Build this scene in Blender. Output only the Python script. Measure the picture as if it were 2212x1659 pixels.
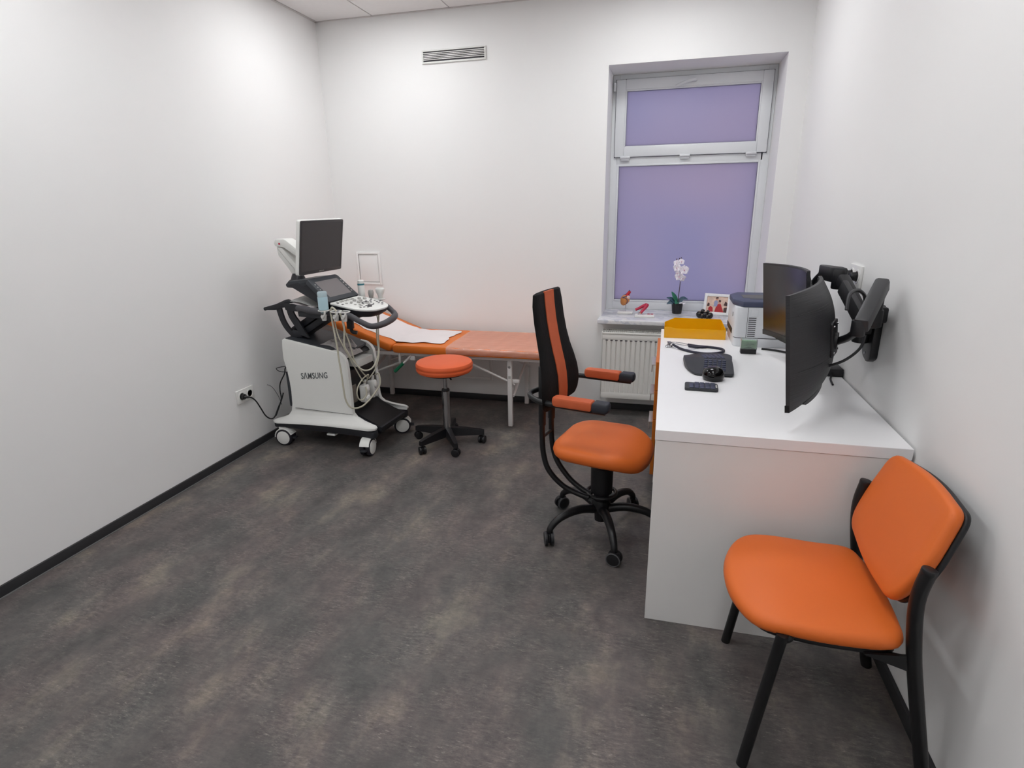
import bpy, bmesh, math, random
from mathutils import Vector, Matrix
random.seed(7)
for o in list(bpy.data.objects):
    bpy.data.objects.remove(o)
S = bpy.context.scene
C = S.collection
PI = math.pi
R = math.radians

# ------------------------------------------------------------------ camera
YAW, PITCH, ROLL, FPX, CAMZ = 0.2593, -0.2990, -0.0161, 1240.36, 1.462
def cam_matrix():
    cy, sy, cp, sp = math.cos(YAW), math.sin(YAW), math.cos(PITCH), math.sin(PITCH)
    f = Vector((-sy*cp, cy*cp, sp)); r = Vector((cy, sy, 0)); u = r.cross(f)
    cr, sr = math.cos(ROLL), math.sin(ROLL)
    r2 = r*cr + u*sr; u2 = u*cr - r*sr
    M = Matrix((r2, u2, -f)).transposed().to_4x4()
    M.translation = (0, 0, CAMZ)
    return M
cd = bpy.data.cameras.new('camera'); co = bpy.data.objects.new('camera', cd); C.objects.link(co)
cd.sensor_width = 36; cd.lens = FPX/2212*36; cd.clip_start = 0.02
co.matrix_world = cam_matrix(); S.camera = co

# ------------------------------------------------------------------ world (dusk outside the frosted window) and exposure
w = bpy.data.worlds.new('world'); S.world = w; w.use_nodes = True
bg = w.node_tree.nodes['Background']; bg.inputs[0].default_value = (0.49, 0.45, 0.57, 1); bg.inputs[1].default_value = 3.2
S.view_settings.view_transform = 'Standard'; S.view_settings.look = 'None'
S.view_settings.gamma = 1; S.view_settings.use_curve_mapping = False
S.view_settings.exposure = 0.0
LAMP_W = 12.0          # emission of the recessed ceiling panels

# ------------------------------------------------------------------ materials
def s2l(c):
    return tuple(((v/255)/12.92 if v/255 <= .04045 else ((v/255+.055)/1.055)**2.4) for v in c)
MATS = {}
def mat(name, rgb, rough=.5, metal=0, spec=.5, var=.04, vs=8, bump=0, bs=200, trans=0, alpha=1, coat=0, sheen=0, stretch=None, ior=1.45):
    m = bpy.data.materials.new(name); m.use_nodes = True
    nt = m.node_tree; N = nt.nodes; L = nt.links
    p = N['Principled BSDF']; c = s2l(rgb)
    tc = N.new('ShaderNodeTexCoord'); vec = tc.outputs['Object']
    if stretch:
        mp = N.new('ShaderNodeMapping'); mp.inputs['Scale'].default_value = stretch
        L.new(vec, mp.inputs[0]); vec = mp.outputs[0]
    nz = N.new('ShaderNodeTexNoise'); nz.inputs['Scale'].default_value = vs; nz.inputs['Detail'].default_value = 4
    L.new(vec, nz.inputs['Vector'])
    rp = N.new('ShaderNodeValToRGB')
    rp.color_ramp.elements[0].position = .3; rp.color_ramp.elements[1].position = .7
    rp.color_ramp.elements[0].color = (*[max(0, v*(1-var)) for v in c], 1)
    rp.color_ramp.elements[1].color = (*[min(1, v*(1+var)) for v in c], 1)
    L.new(nz.outputs[0], rp.inputs[0]); L.new(rp.outputs[0], p.inputs['Base Color'])
    p.inputs['Roughness'].default_value = rough; p.inputs['Metallic'].default_value = metal
    p.inputs['Specular IOR Level'].default_value = spec
    p.inputs['Transmission Weight'].default_value = trans; p.inputs['Alpha'].default_value = alpha
    p.inputs['Coat Weight'].default_value = coat; p.inputs['IOR'].default_value = ior
    if sheen: p.inputs['Sheen Weight'].default_value = sheen
    if bump:
        n2 = N.new('ShaderNodeTexNoise'); n2.inputs['Scale'].default_value = bs; n2.inputs['Detail'].default_value = 3
        L.new(vec, n2.inputs['Vector'])
        b = N.new('ShaderNodeBump'); b.inputs['Strength'].default_value = bump; b.inputs['Distance'].default_value = .002
        L.new(n2.outputs[0], b.inputs['Height']); L.new(b.outputs[0], p.inputs['Normal'])
    MATS[name] = m
    return m

mat('wall_paint', (243, 242, 241), .75, spec=.25, var=.006, vs=1.2)
mat('ceiling_tile', (240, 237, 236), .85, spec=.2, var=.01, vs=30, bump=.25, bs=500)
mat('grid_metal', (214, 210, 208), .5, var=.01)
mat('baseboard', (48, 48, 50), .55, var=.06, vs=10)
mat('sealant', (112, 112, 112), .6)
mat('pvc', (232, 234, 236), .3, var=.01)
mat('gasket', (70, 70, 86), .6)
mat('white_plastic', (232, 232, 228), .35, var=.01)
mat('scanner_white', (234, 234, 230), .42, var=.012, vs=4)
mat('bed_white', (228, 224, 222), .35, var=.02)
mat('radiator_white', (230, 229, 224), .38, var=.01)
mat('desk_white', (246, 245, 246), .38, var=.008, vs=3)
mat('panel_white', (240, 238, 236), .5, var=.012, vs=3)
mat('cabinet_white', (225, 223, 222), .5, var=.012)
mat('drawer_orange', (214, 120, 40), .4, var=.03)
mat('handle_metal', (190, 188, 186), .35, metal=.6)
mat('orange_vinyl', (224, 110, 44), .45, var=.03, vs=5, bump=.15, bs=700, spec=.4)
mat('orange_bed', (228, 120, 40), .42, var=.03, vs=5, bump=.15, bs=700, spec=.4)
mat('orange_stool', (228, 100, 54), .45, var=.03, vs=5, bump=.15, bs=700, spec=.4)
mat('orange_strip', (200, 94, 54), .6, var=.05, vs=20, bump=.2, bs=900)
mat('black_metal', (20, 20, 22), .38, var=.1, spec=.5)
mat('black_plastic', (24, 24, 27), .45, var=.1)
mat('black_mesh', (15, 14, 15), .75, var=.25, vs=14, bump=.8, bs=60, stretch=(1, 2.5, 1), spec=.25)
mat('pad_black', (42, 44, 52), .5, var=.08, bump=.2, bs=700)
mat('wheel_rim', (84, 84, 86), .5)
mat('chrome', (190, 190, 192), .14, metal=1, var=.02)
mat('scanner_dark', (58, 61, 66), .5, var=.05)
mat('scanner_darker', (38, 39, 44), .5, var=.05)
mat('scanner_black', (17, 17, 20), .45, var=.08)
mat('scanner_grip', (74, 73, 77), .55, var=.04)
mat('screen_off', (64, 62, 64), .35, var=.02, spec=.4)
mat('touch_off', (116, 110, 111), .35, var=.02, spec=.4)
mat('key_grey', (176, 174, 170), .5)
mat('key_dark', (92, 90, 92), .5)
mat('cable_beige', (196, 192, 174), .5, var=.03)
mat('cable_black', (18, 18, 22), .5, var=.1)
mat('connector', (224, 223, 219), .4, var=.02)
mat('port_brown', (120, 112, 104), .4, metal=.3, var=.2, vs=60)
mat('cup_blue', (206, 226, 232), .25, var=.03, trans=.35)
mat('cup_liquid', (184, 212, 222), .3)
mat('cap_teal', (52, 120, 132), .4)
mat('tyre', (34, 32, 40), .6, var=.1)
mat('grey_bag', (164, 158, 156), .6, var=.18, vs=35, bump=.6, bs=60)
mat('paper', (238, 230, 230), .8, var=.01, bump=.35, bs=30, spec=.1)
mat('paper_grey', (206, 206, 204), .7, var=.05, vs=30)
mat('green_grip', (20, 110, 74), .45)
mat('monitor_back', (44, 44, 47), .5, var=.06, bump=.5, bs=18, stretch=(1, .25, 14))
mat('monitor_edge', (24, 24, 26), .4)
mat('monitor_screen', (14, 13, 14), .22, var=.05, spec=.6)
mat('arm_black', (30, 30, 33), .42, var=.08)
mat('arm_grey', (56, 56, 58), .45, var=.06)
mat('printer_white', (220, 222, 226), .4, var=.01)
mat('printer_lid', (70, 76, 100), .45, var=.04)
mat('printer_slot', (18, 18, 20), .5)
mat('vent_dark', (66, 62, 68), .6)
mat('steth_tube', (30, 29, 48), .45, var=.06)
mat('steel', (176, 176, 180), .22, metal=1)
mat('keyboard_dark', (50, 52, 56), .55, var=.05)
mat('key_cap', (56, 62, 82), .35, var=.06)
mat('mouse_gloss', (8, 8, 9), .04, var=.05, spec=.45)
mat('card_green', (128, 176, 128), .5, var=.22, vs=26)
mat('card_mark', (60, 110, 70), .5)
mat('acrylic', (240, 244, 244), .08, trans=.9, var=.0)
mat('pot_black', (34, 34, 36), .5, var=.08)
mat('soil', (60, 50, 44), .9, var=.3, vs=80)
mat('leaf', (44, 118, 88), .4, var=.15, vs=30)
mat('leaf_dark', (58, 84, 100), .4, var=.12, vs=30)
mat('stem', (82, 72, 80), .6)
mat('petal', (246, 240, 248), .55, var=.03)
mat('petal_pink', (212, 140, 170), .5)
mat('bud', (92, 74, 92), .6)
mat('heart_brown', (206, 136, 76), .4, var=.12, vs=40)
mat('heart_red', (196, 44, 56), .35, var=.06)
mat('heart_blue', (64, 74, 110), .4)
mat('heart_pale', (232, 208, 204), .4)
mat('artery', (186, 44, 74), .3, var=.08, vs=40)
mat('artery_in', (240, 220, 150), .5)
mat('model_base', (238, 236, 232), .4)
mat('frame_white', (240, 240, 240), .4)
mat('photo_cream', (226, 196, 178), .5, var=.16, vs=45)
mat('photo_red', (186, 44, 50), .5, var=.08)
mat('photo_dark', (72, 46, 44), .5, var=.2, vs=60)
mat('photo_skin', (206, 150, 130), .5)
mat('photo_shirt', (150, 156, 190), .5)
mat('bead_black', (14, 13, 14), .12, var=.1, spec=.7)
mat('bead_gold', (200, 180, 160), .3, metal=.5)
mat('socket_dark', (40, 40, 42), .6)
mat('socket_white', (236, 235, 232), .3, var=.01)
mat('letter_grey', (88, 92, 94), .45, metal=.2)
mat('light_frame', (240, 240, 240), .4)

def special_materials():
    # floor: marbled grey-brown linoleum
    m = bpy.data.materials.new('linoleum'); m.use_nodes = True; nt = m.node_tree; N = nt.nodes; L = nt.links
    p = N['Principled BSDF']; tc = N.new('ShaderNodeTexCoord')
    def noise(scale, stretch, detail=5, rough=.55, rot=0):
        mp = N.new('ShaderNodeMapping'); mp.inputs['Scale'].default_value = stretch; mp.inputs['Rotation'].default_value = (0, 0, rot)
        L.new(tc.outputs['Object'], mp.inputs[0]); n = N.new('ShaderNodeTexNoise')
        n.inputs['Scale'].default_value = scale; n.inputs['Detail'].default_value = detail; n.inputs['Roughness'].default_value = rough
        L.new(mp.outputs[0], n.inputs['Vector']); return n.outputs[0]
    def ramp(f, stops):
        r = N.new('ShaderNodeValToRGB'); e = r.color_ramp.elements
        while len(e) < len(stops): e.new(.5)
        for i, (pos, col) in enumerate(stops): e[i].position = pos; e[i].color = (*s2l(col), 1)
        L.new(f, r.inputs[0]); return r.outputs[0]
    def mix(a, b, fac, mode='MIX'):
        x = N.new('ShaderNodeMix'); x.data_type = 'RGBA'; x.blend_type = mode
        if hasattr(fac, 'links'): L.new(fac, x.inputs[0])
        else: x.inputs[0].default_value = fac
        for s, v in ((6, a), (7, b)):
            if hasattr(v, 'links'): L.new(v, x.inputs[s])
            else: x.inputs[s].default_value = v
        return x.outputs[2]
    big = ramp(noise(3.2, (1.5, .8, 1), 7, .66, .25), [(.34, (78, 76, 75)), (.45, (91, 87, 86)), (.54, (101, 95, 93)), (.66, (124, 117, 108))])
    hue = ramp(noise(2.6, (1.3, .8, 1), 4, .55, .4), [(.40, (182, 190, 188)), (.50, (189, 188, 186)), (.60, (197, 186, 186))])
    c = mix(big, hue, .42, 'OVERLAY')
    mid = ramp(noise(11, (1, 1.5, 1), 6, .7), [(.3, (168, 168, 168)), (.5, (188, 188, 188)), (.7, (206, 206, 204))])
    c = mix(c, mid, .8, 'OVERLAY')
    fine = ramp(noise(30, (1, 3.0, 1), 9, .82, .15), [(.30, (104, 104, 104)), (.5, (188, 188, 188)), (.70, (250, 248, 242))])
    patch = ramp(noise(5.5, (1, 1, 1), 5, .65), [(.40, (0, 0, 0)), (.62, (255, 255, 255))])
    c = mix(c, mix(c, fine, 1.0, 'OVERLAY'), mix((*([.22]*3), 1), (*([.85]*3), 1), patch))
    fleck = ramp(noise(42, (.8, 3.0, 1), 6, .75, .2), [(.57, (0, 0, 0)), (.66, (255, 255, 255))])
    c = mix(c, (*s2l((178, 170, 160)), 1), mix((0, 0, 0, 1), mix(fleck, patch, 1.0, 'MULTIPLY'), .55))
    dk = ramp(noise(58, (.9, 2.8, 1), 5, .7, -.2), [(.30, (255, 255, 255)), (.40, (0, 0, 0))])
    c = mix(c, (*s2l((76, 72, 72)), 1), mix((0, 0, 0, 1), dk, .38))
    L.new(c, p.inputs['Base Color']); p.inputs['Roughness'].default_value = .5; p.inputs['Specular IOR Level'].default_value = .35
    b = N.new('ShaderNodeBump'); b.inputs['Strength'].default_value = .08; b.inputs['Distance'].default_value = .002
    L.new(noise(160, (1, 1, 1), 2), b.inputs['Height']); L.new(b.outputs[0], p.inputs['Normal'])
    MATS['linoleum'] = m
    # marble
    m = bpy.data.materials.new('marble'); m.use_nodes = True; nt = m.node_tree; N = nt.nodes; L = nt.links
    p = N['Principled BSDF']; tc = N.new('ShaderNodeTexCoord')
    def noise(scale, stretch, detail=5, rough=.55, rot=0):
        mp = N.new('ShaderNodeMapping'); mp.inputs['Scale'].default_value = stretch; mp.inputs['Rotation'].default_value = (0, 0, rot)
        L.new(tc.outputs['Object'], mp.inputs[0]); n = N.new('ShaderNodeTexNoise')
        n.inputs['Scale'].default_value = scale; n.inputs['Detail'].default_value = detail; n.inputs['Roughness'].default_value = rough
        n.inputs['Distortion'].default_value = .6
        L.new(mp.outputs[0], n.inputs['Vector']); return n.outputs[0]
    r = N.new('ShaderNodeValToRGB'); e = r.color_ramp.elements
    e.new(.5); e.new(.5)
    for i, (pos, col) in enumerate([(.34, (224, 224, 228)), (.46, (196, 198, 208)), (.52, (232, 231, 232)), (.7, (210, 211, 217))]):
        e[i].position = pos; e[i].color = (*s2l(col), 1)
    L.new(noise(7, (1, 2.6, 2.0), 6, .6, .6), r.inputs[0]); L.new(r.outputs[0], p.inputs['Base Color'])
    p.inputs['Roughness'].default_value = .25
    MATS['marble'] = m
    # frosted film on the window panes: scatters the dusk light from outside and a little room light
    m = bpy.data.materials.new('frosted_glass'); m.use_nodes = True; nt = m.node_tree; N = nt.nodes; L = nt.links
    N.remove(N['Principled BSDF']); out = N['Material Output']
    tr = N.new('ShaderNodeBsdfTranslucent'); df = N.new('ShaderNodeBsdfDiffuse'); gl = N.new('ShaderNodeBsdfGlossy')
    tc = N.new('ShaderNodeTexCoord'); nz = N.new('ShaderNodeTexNoise'); nz.inputs['Scale'].default_value = 1.3; nz.inputs['Detail'].default_value = 1
    L.new(tc.outputs['Object'], nz.inputs['Vector'])
    r = N.new('ShaderNodeValToRGB'); e = r.color_ramp.elements
    e[0].position = .35; e[0].color = (.70, .71, .86, 1); e[1].position = .65; e[1].color = (.80, .75, .85, 1)
    L.new(nz.outputs[0], r.inputs[0]); L.new(r.outputs[0], tr.inputs[0])
    df.inputs[0].default_value = (.16, .15, .20, 1); gl.inputs['Roughness'].default_value = .38; gl.inputs[0].default_value = (.9, .9, .95, 1)
    m1 = N.new('ShaderNodeMixShader'); m1.inputs[0].default_value = .5; L.new(tr.outputs[0], m1.inputs[1]); L.new(df.outputs[0], m1.inputs[2])
    m2 = N.new('ShaderNodeMixShader'); m2.inputs[0].default_value = .05; L.new(m1.outputs[0], m2.inputs[1]); L.new(gl.outputs[0], m2.inputs[2])
    L.new(m2.outputs[0], out.inputs[0]); MATS['frosted_glass'] = m
    # amber translucent plastic
    m = bpy.data.materials.new('amber'); m.use_nodes = True; nt = m.node_tree; N = nt.nodes; L = nt.links
    N.remove(N['Principled BSDF']); out = N['Material Output']
    tr = N.new('ShaderNodeBsdfTranslucent'); df = N.new('ShaderNodeBsdfDiffuse'); gl = N.new('ShaderNodeBsdfGlossy')
    tc = N.new('ShaderNodeTexCoord'); nz = N.new('ShaderNodeTexNoise'); nz.inputs['Scale'].default_value = 6; L.new(tc.outputs['Object'], nz.inputs['Vector'])
    r = N.new('ShaderNodeValToRGB'); e = r.color_ramp.elements
    e[0].color = (1, .60, .008, 1); e[1].color = (1, .66, .015, 1); L.new(nz.outputs[0], r.inputs[0])
    L.new(r.outputs[0], tr.inputs[0]); L.new(r.outputs[0], df.inputs[0]); gl.inputs['Roughness'].default_value = .15
    m1 = N.new('ShaderNodeMixShader'); m1.inputs[0].default_value = .5; L.new(tr.outputs[0], m1.inputs[1]); L.new(df.outputs[0], m1.inputs[2])
    m2 = N.new('ShaderNodeMixShader'); m2.inputs[0].default_value = .04; L.new(m1.outputs[0], m2.inputs[1]); L.new(gl.outputs[0], m2.inputs[2])
    L.new(m2.outputs[0], out.inputs[0]); MATS['amber'] = m
    # lamp diffuser
    m = bpy.data.materials.new('lamp_diffuser'); m.use_nodes = True; nt = m.node_tree; p = nt.nodes['Principled BSDF']
    p.inputs['Emission Color'].default_value = (.965, .985, 1, 1); p.inputs['Emission Strength'].default_value = LAMP_W
    MATS['lamp_diffuser'] = m
    # clear plastic cover with fold creases
    m = bpy.data.materials.new('plastic_film'); m.use_nodes = True; nt = m.node_tree; N = nt.nodes; L = nt.links
    p = N['Principled BSDF']; p.inputs['Base Color'].default_value = (*s2l((248, 206, 188)), 1); p.inputs['Roughness'].default_value = .10
    p.inputs['Alpha'].default_value = .30; p.inputs['Specular IOR Level'].default_value = .7
    tc = N.new('ShaderNodeTexCoord'); nz = N.new('ShaderNodeTexNoise'); nz.inputs['Scale'].default_value = 22; nz.inputs['Detail'].default_value = 5
    mp = N.new('ShaderNodeMapping'); mp.inputs['Scale'].default_value = (.5, 1.4, 1.4)
    L.new(tc.outputs['Object'], mp.inputs[0]); L.new(mp.outputs[0], nz.inputs['Vector'])
    b = N.new('ShaderNodeBump'); b.inputs['Strength'].default_value = .5; b.inputs['Distance'].default_value = .006
    L.new(nz.outputs[0], b.inputs['Height']); L.new(b.outputs[0], p.inputs['Normal']); MATS['plastic_film'] = m
special_materials()

# ------------------------------------------------------------------ mesh helpers
def frame(o, ex, ey, ez):
    M = Matrix((ex, ey, ez)).transposed().to_4x4(); M.translation = o
    return M
def T(x, y, z, rx=0, ry=0, rz=0):
    return Matrix.Translation((x, y, z)) @ Matrix.Rotation(rz, 4, 'Z') @ Matrix.Rotation(ry, 4, 'Y') @ Matrix.Rotation(rx, 4, 'X')
def spline(pts, res=6, closed=False):
    P = [Vector(p) for p in pts]; n = len(P); out = []
    if n < 3: return P
    segs = n if closed else n-1
    for i in range(segs):
        if closed: a, b, c, d = P[(i-1) % n], P[i], P[(i+1) % n], P[(i+2) % n]
        else: a, b, c, d = P[max(i-1, 0)], P[i], P[i+1], P[min(i+2, n-1)]
        for k in range(res):
            t = k/res
            out.append(.5*((2*b)+(c-a)*t+(2*a-5*b+4*c-d)*t*t+(3*b-a-3*c+d)*t**3))
    if not closed: out.append(P[-1])
    return out
def roundpoly(pts, r, n=5):
    P = [Vector((p[0], p[1])) for p in pts]; out = []
    m = len(P)
    for i in range(m):
        a, b, c = P[i-1], P[i], P[(i+1) % m]
        rr = r[i] if isinstance(r, (list, tuple)) else r
        d1 = (a-b); d2 = (c-b); k = min(rr, d1.length*.49, d2.length*.49)
        p1 = b+d1.normalized()*k; p2 = b+d2.normalized()*k
        for j in range(n+1):
            t = j/n; out.append(((1-t)**2*p1+2*t*(1-t)*b+t*t*p2))
    return [(v.x, v.y) for v in out]

class MB:
    def __init__(s): s.bm = bmesh.new()
    def add(s, bm, M=None):
        if M is not None: bmesh.ops.transform(bm, matrix=M, verts=bm.verts)
        me = bpy.data.meshes.new('t'); bm.to_mesh(me); bm.free(); s.bm.from_mesh(me); bpy.data.meshes.remove(me)
        return s
    def box(s, c, d, bev=0, seg=2, M=None, rz=0):
        b = bmesh.new(); bmesh.ops.create_cube(b, size=1)
        bmesh.ops.scale(b, vec=d, verts=b.verts)
        if bev: bmesh.ops.bevel(b, geom=b.edges[:], offset=min(bev, min(d)*.49), segments=seg, affect='EDGES', profile=.5)
        X = Matrix.Translation(c) @ Matrix.Rotation(rz, 4, 'Z')
        return s.add(b, (M @ X) if M is not None else X)
    def b2(s, p, q, bev=0, seg=2, M=None):
        return s.box([(a+b)/2 for a, b in zip(p, q)], [abs(b-a) for a, b in zip(p, q)], bev, seg, M)
    def cyl(s, a, b, r, r2=None, n=20, bev=0, M=None):
        a = Vector(a); b = Vector(b); d = b-a; r2 = r if r2 is None else r2
        t = bmesh.new(); bmesh.ops.create_cone(t, cap_ends=True, segments=n, radius1=r, radius2=r2, depth=d.length)
        if bev:
            es = [e for e in t.edges if len(e.link_faces) == 2 and any(len(f.verts) > 4 for f in e.link_faces)]
            bmesh.ops.bevel(t, geom=es, offset=bev, segments=2, affect='EDGES', profile=.5)
        X = Matrix.Translation((a+b)/2) @ d.to_track_quat('Z', 'Y').to_matrix().to_4x4()
        return s.add(t, (M @ X) if M is not None else X)
    def sph(s, c, d, n=16, M=None, rot=None):
        t = bmesh.new(); bmesh.ops.create_uvsphere(t, u_segments=n, v_segments=max(6, n*2//3), radius=1)
        X = Matrix.Translation(c) @ (rot if rot is not None else Matrix.Identity(4)) @ Matrix.Diagonal((*d, 1))
        return s.add(t, (M @ X) if M is not None else X)
    def tube(s, pts, r, n=10, closed=False, res=6, smooth=True, M=None, flat=1.0):
        P = spline(pts, res, closed) if smooth else [Vector(p) for p in pts]
        m = len(P); rs = r
        if isinstance(r, (list, tuple)):
            k = len(r)-1
            rs = [r[min(int(i/(m-1)*k), k-1)]*(1-(i/(m-1)*k-min(int(i/(m-1)*k), k-1)))+r[min(int(i/(m-1)*k), k-1)+1]*(i/(m-1)*k-min(int(i/(m-1)*k), k-1)) for i in range(m)]
        t = bmesh.new(); rings = []; up = None
        for i, p in enumerate(P):
            if closed: d = P[(i+1) % m]-P[i-1]
            else: d = P[min(i+1, m-1)]-P[max(i-1, 0)]
            d.normalize()
            if up is None:
                up = Vector((0, 0, 1)) if abs(d.z) < .9 else Vector((1, 0, 0))
            x = d.cross(up)
            if x.length < 1e-6: x = d.orthogonal()
            x.normalize(); y = x.cross(d); up = y
            rr = rs[i] if isinstance(rs, list) else rs
            rings.append([t.verts.new(p+x*math.cos(2*PI*k/n)*rr+y*math.sin(2*PI*k/n)*rr*flat) for k in range(n)])
        for i in range(m if closed else m-1):
            a = rings[i]; b = rings[(i+1) % m]
            for k in range(n): t.faces.new((a[k], a[(k+1) % n], b[(k+1) % n], b[k]))
        if not closed:
            t.faces.new(rings[0][::-1]); t.faces.new(rings[-1])
        bmesh.ops.recalc_face_normals(t, faces=t.faces)
        return s.add(t, M)
    def lathe(s, prof, n=32, M=None):
        t = bmesh.new(); rings = []
        for r, z in prof:
            if r < 1e-5: rings.append([t.verts.new((0, 0, z))])
            else: rings.append([t.verts.new((r*math.cos(2*PI*k/n), r*math.sin(2*PI*k/n), z)) for k in range(n)])
        for a, b in zip(rings, rings[1:]):
            for k in range(n):
                f = [a[k % len(a)], a[(k+1) % len(a)], b[(k+1) % len(b)], b[k % len(b)]]
                u = []
                for v in f:
                    if v not in u: u.append(v)
                if len(u) > 2: t.faces.new(u)
        for rg in (rings[0], rings[-1]):
            if len(rg) > 2: t.faces.new(rg)
        bmesh.ops.recalc_face_normals(t, faces=t.faces)
        return s.add(t, M)
    def prism(s, poly, z0, z1, bev=0, seg=2, M=None):
        t = bmesh.new()
        a = [t.verts.new((x, y, z0)) for x, y in poly]; b = [t.verts.new((x, y, z1)) for x, y in poly]
        n = len(poly); t.faces.new(a[::-1]); t.faces.new(b)
        for k in range(n): t.faces.new((a[k], a[(k+1) % n], b[(k+1) % n], b[k]))
        bmesh.ops.recalc_face_normals(t, faces=t.faces)
        if bev:
            es = [e for e in t.edges if any(len(f.verts) == n for f in e.link_faces)]
            bmesh.ops.bevel(t, geom=es, offset=bev, segments=seg, affect='EDGES', profile=.5)
        return s.add(t, M)
    def pillow(s, outline, z0, z1, r, crown=0.01, M=None, rings=5, low=None, fn=None):
        # cushion over a convex outline: rounded rim, crowned top and flat bottom
        c = Vector((sum(p[0] for p in outline)/len(outline), sum(p[1] for p in outline)/len(outline)))
        P = [Vector(p) for p in outline]
        dm = sum((p-c).length for p in P)/len(P)
        def ring(ins, z): return [((p-c)*(1-ins/max(dm, 1e-6))+c, z) for p in P]
        L = [ring(dm*.5, z0), ring(r*.7, z0)]
        h = (z1-z0)
        for k in range(7):
            a = -PI/2+PI*k/6
            L.append(ring(r*.55*(1-math.cos(a)), z0+h/2+h/2*math.sin(a)))
        for k in range(1, rings+1):
            f = k/rings
            L.append(ring(r*.55+(dm-r*.55)*f*.96, z1+crown*(1-(1-f)**2)))
        t = bmesh.new(); V = []
        for l in L: V.append([t.verts.new((p.x, p.y, z) if fn is None else fn(p.x, p.y, z)) for p, z in l])
        n = len(P)
        for a, b in zip(V, V[1:]):
            for k in range(n): t.faces.new((a[k], a[(k+1) % n], b[(k+1) % n], b[k]))
        t.faces.new(V[0][::-1]); t.faces.new(V[-1])
        bmesh.ops.recalc_face_normals(t, faces=t.faces)
        return s.add(t, M)
    def loft(s, rings, closed=True, caps=True, M=None):
        t = bmesh.new(); V = [[t.verts.new(p) for p in r] for r in rings]; n = len(rings[0])
        for a, b in zip(V, V[1:]):
            for k in range(n if closed else n-1): t.faces.new((a[k], a[(k+1) % n], b[(k+1) % n], b[k]))
        if caps and closed: t.faces.new(V[0][::-1]); t.faces.new(V[-1])
        bmesh.ops.recalc_face_normals(t, faces=t.faces)
        return s.add(t, M)
    def slab(s, fa, fb, nu, nv, M=None):
        # closed shell between two parametric sheets fa(u,v), fb(u,v)
        t = bmesh.new()
        A = [[t.verts.new(fa(i/nu, j/nv)) for j in range(nv+1)] for i in range(nu+1)]
        B = [[t.verts.new(fb(i/nu, j/nv)) for j in range(nv+1)] for i in range(nu+1)]
        for i in range(nu):
            for j in range(nv):
                t.faces.new((A[i][j], A[i+1][j], A[i+1][j+1], A[i][j+1])); t.faces.new((B[i][j], B[i][j+1], B[i+1][j+1], B[i+1][j]))
        for i in range(nu):
            t.faces.new((A[i][0], B[i][0], B[i+1][0], A[i+1][0])); t.faces.new((A[i][nv], A[i+1][nv], B[i+1][nv], B[i][nv]))
        for j in range(nv):
            t.faces.new((A[0][j], A[0][j+1], B[0][j+1], B[0][j])); t.faces.new((A[nu][j], B[nu][j], B[nu][j+1], A[nu][j+1]))
        bmesh.ops.recalc_face_normals(t, faces=t.faces)
        return s.add(t, M)
    def build(s, name, m, parent=None, label=None, sharp=38):
        me = bpy.data.meshes.new(name); s.bm.to_mesh(me); s.bm.free()
        me.materials.append(MATS[m])
        for f in me.polygons: f.use_smooth = True
        me.set_sharp_from_angle(angle=R(sharp))
        o = bpy.data.objects.new(name, me); C.objects.link(o)
        if parent is not None: o.parent = parent
        if label: o['label'] = label
        return o
def tag(o, label, cat, group=None):
    o['label'] = label; o['category'] = cat
    if group: o['group'] = group
    return o
def thing(name, label, cat, loc=(0, 0, 0), rz=0, group=None):
    o = bpy.data.objects.new(name, None); C.objects.link(o); o.empty_display_size = .1
    o.location = loc; o.rotation_euler = (0, 0, rz)
    return tag(o, label, cat, group)
def struct(o, label=None):
    o['kind'] = 'structure'
    if label: o['label'] = label
    return o
def text_part(body, size, depth, m, name, parent, M, bold=.004):
    cu = bpy.data.curves.new('txt', 'FONT'); cu.body = body; cu.size = size; cu.extrude = depth
    cu.offset = size*bold; cu.space_character = 1.1; cu.align_x = 'CENTER'; cu.align_y = 'CENTER'
    tmp = bpy.data.objects.new('txt', cu); C.objects.link(tmp)
    dg = bpy.context.evaluated_depsgraph_get(); me = bpy.data.meshes.new_from_object(tmp.evaluated_get(dg))
    bpy.data.objects.remove(tmp); me.transform(M); me.materials.clear(); me.materials.append(MATS[m])
    me.name = name; o = bpy.data.objects.new(name, me); C.objects.link(o); o.parent = parent
    return o

# ------------------------------------------------------------------ room shell
XL, XR, YB, YF, ZC = -2.494, 0.764, 4.138, -1.2, 2.7285
WX0, WX1, WZ0, WZ1, WY = -.4226, .6385, .700, 2.3198, 4.46      # window opening and frame plane
struct(MB().b2((XL-.1, YF-.1, -.1), (XR+.1, YB+.45, 0)).build('floor', 'linoleum'), 'dark grey marbled linoleum floor')
struct(MB().b2((XL-.1, YF-.1, 0), (XL, YB+.45, ZC+.1)).build('wall_left', 'wall_paint'), 'plain white wall behind the ultrasound machine')
struct(MB().b2((XR, YF-.1, 0), (XR+.1, YB+.45, ZC+.1)).build('wall_right', 'wall_paint'), 'white wall beside the desk')
struct(MB().b2((XL, YF-.1, 0), (XR, YF, ZC+.1)).build('wall_front', 'wall_paint'), 'white wall behind the viewer')
mb = MB()
mb.b2((XL, YB, 0), (WX0, YB+.42, ZC+.1)); mb.b2((WX1, YB, 0), (XR, YB+.42, ZC+.1))
mb.b2((WX0, YB, 0), (WX1, YB+.42, WZ0-.031)); mb.b2((WX0, YB, WZ1), (WX1, YB+.42, ZC+.1))
struct(mb.build('wall_back', 'wall_paint'), 'white end wall with a recessed window')
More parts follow.
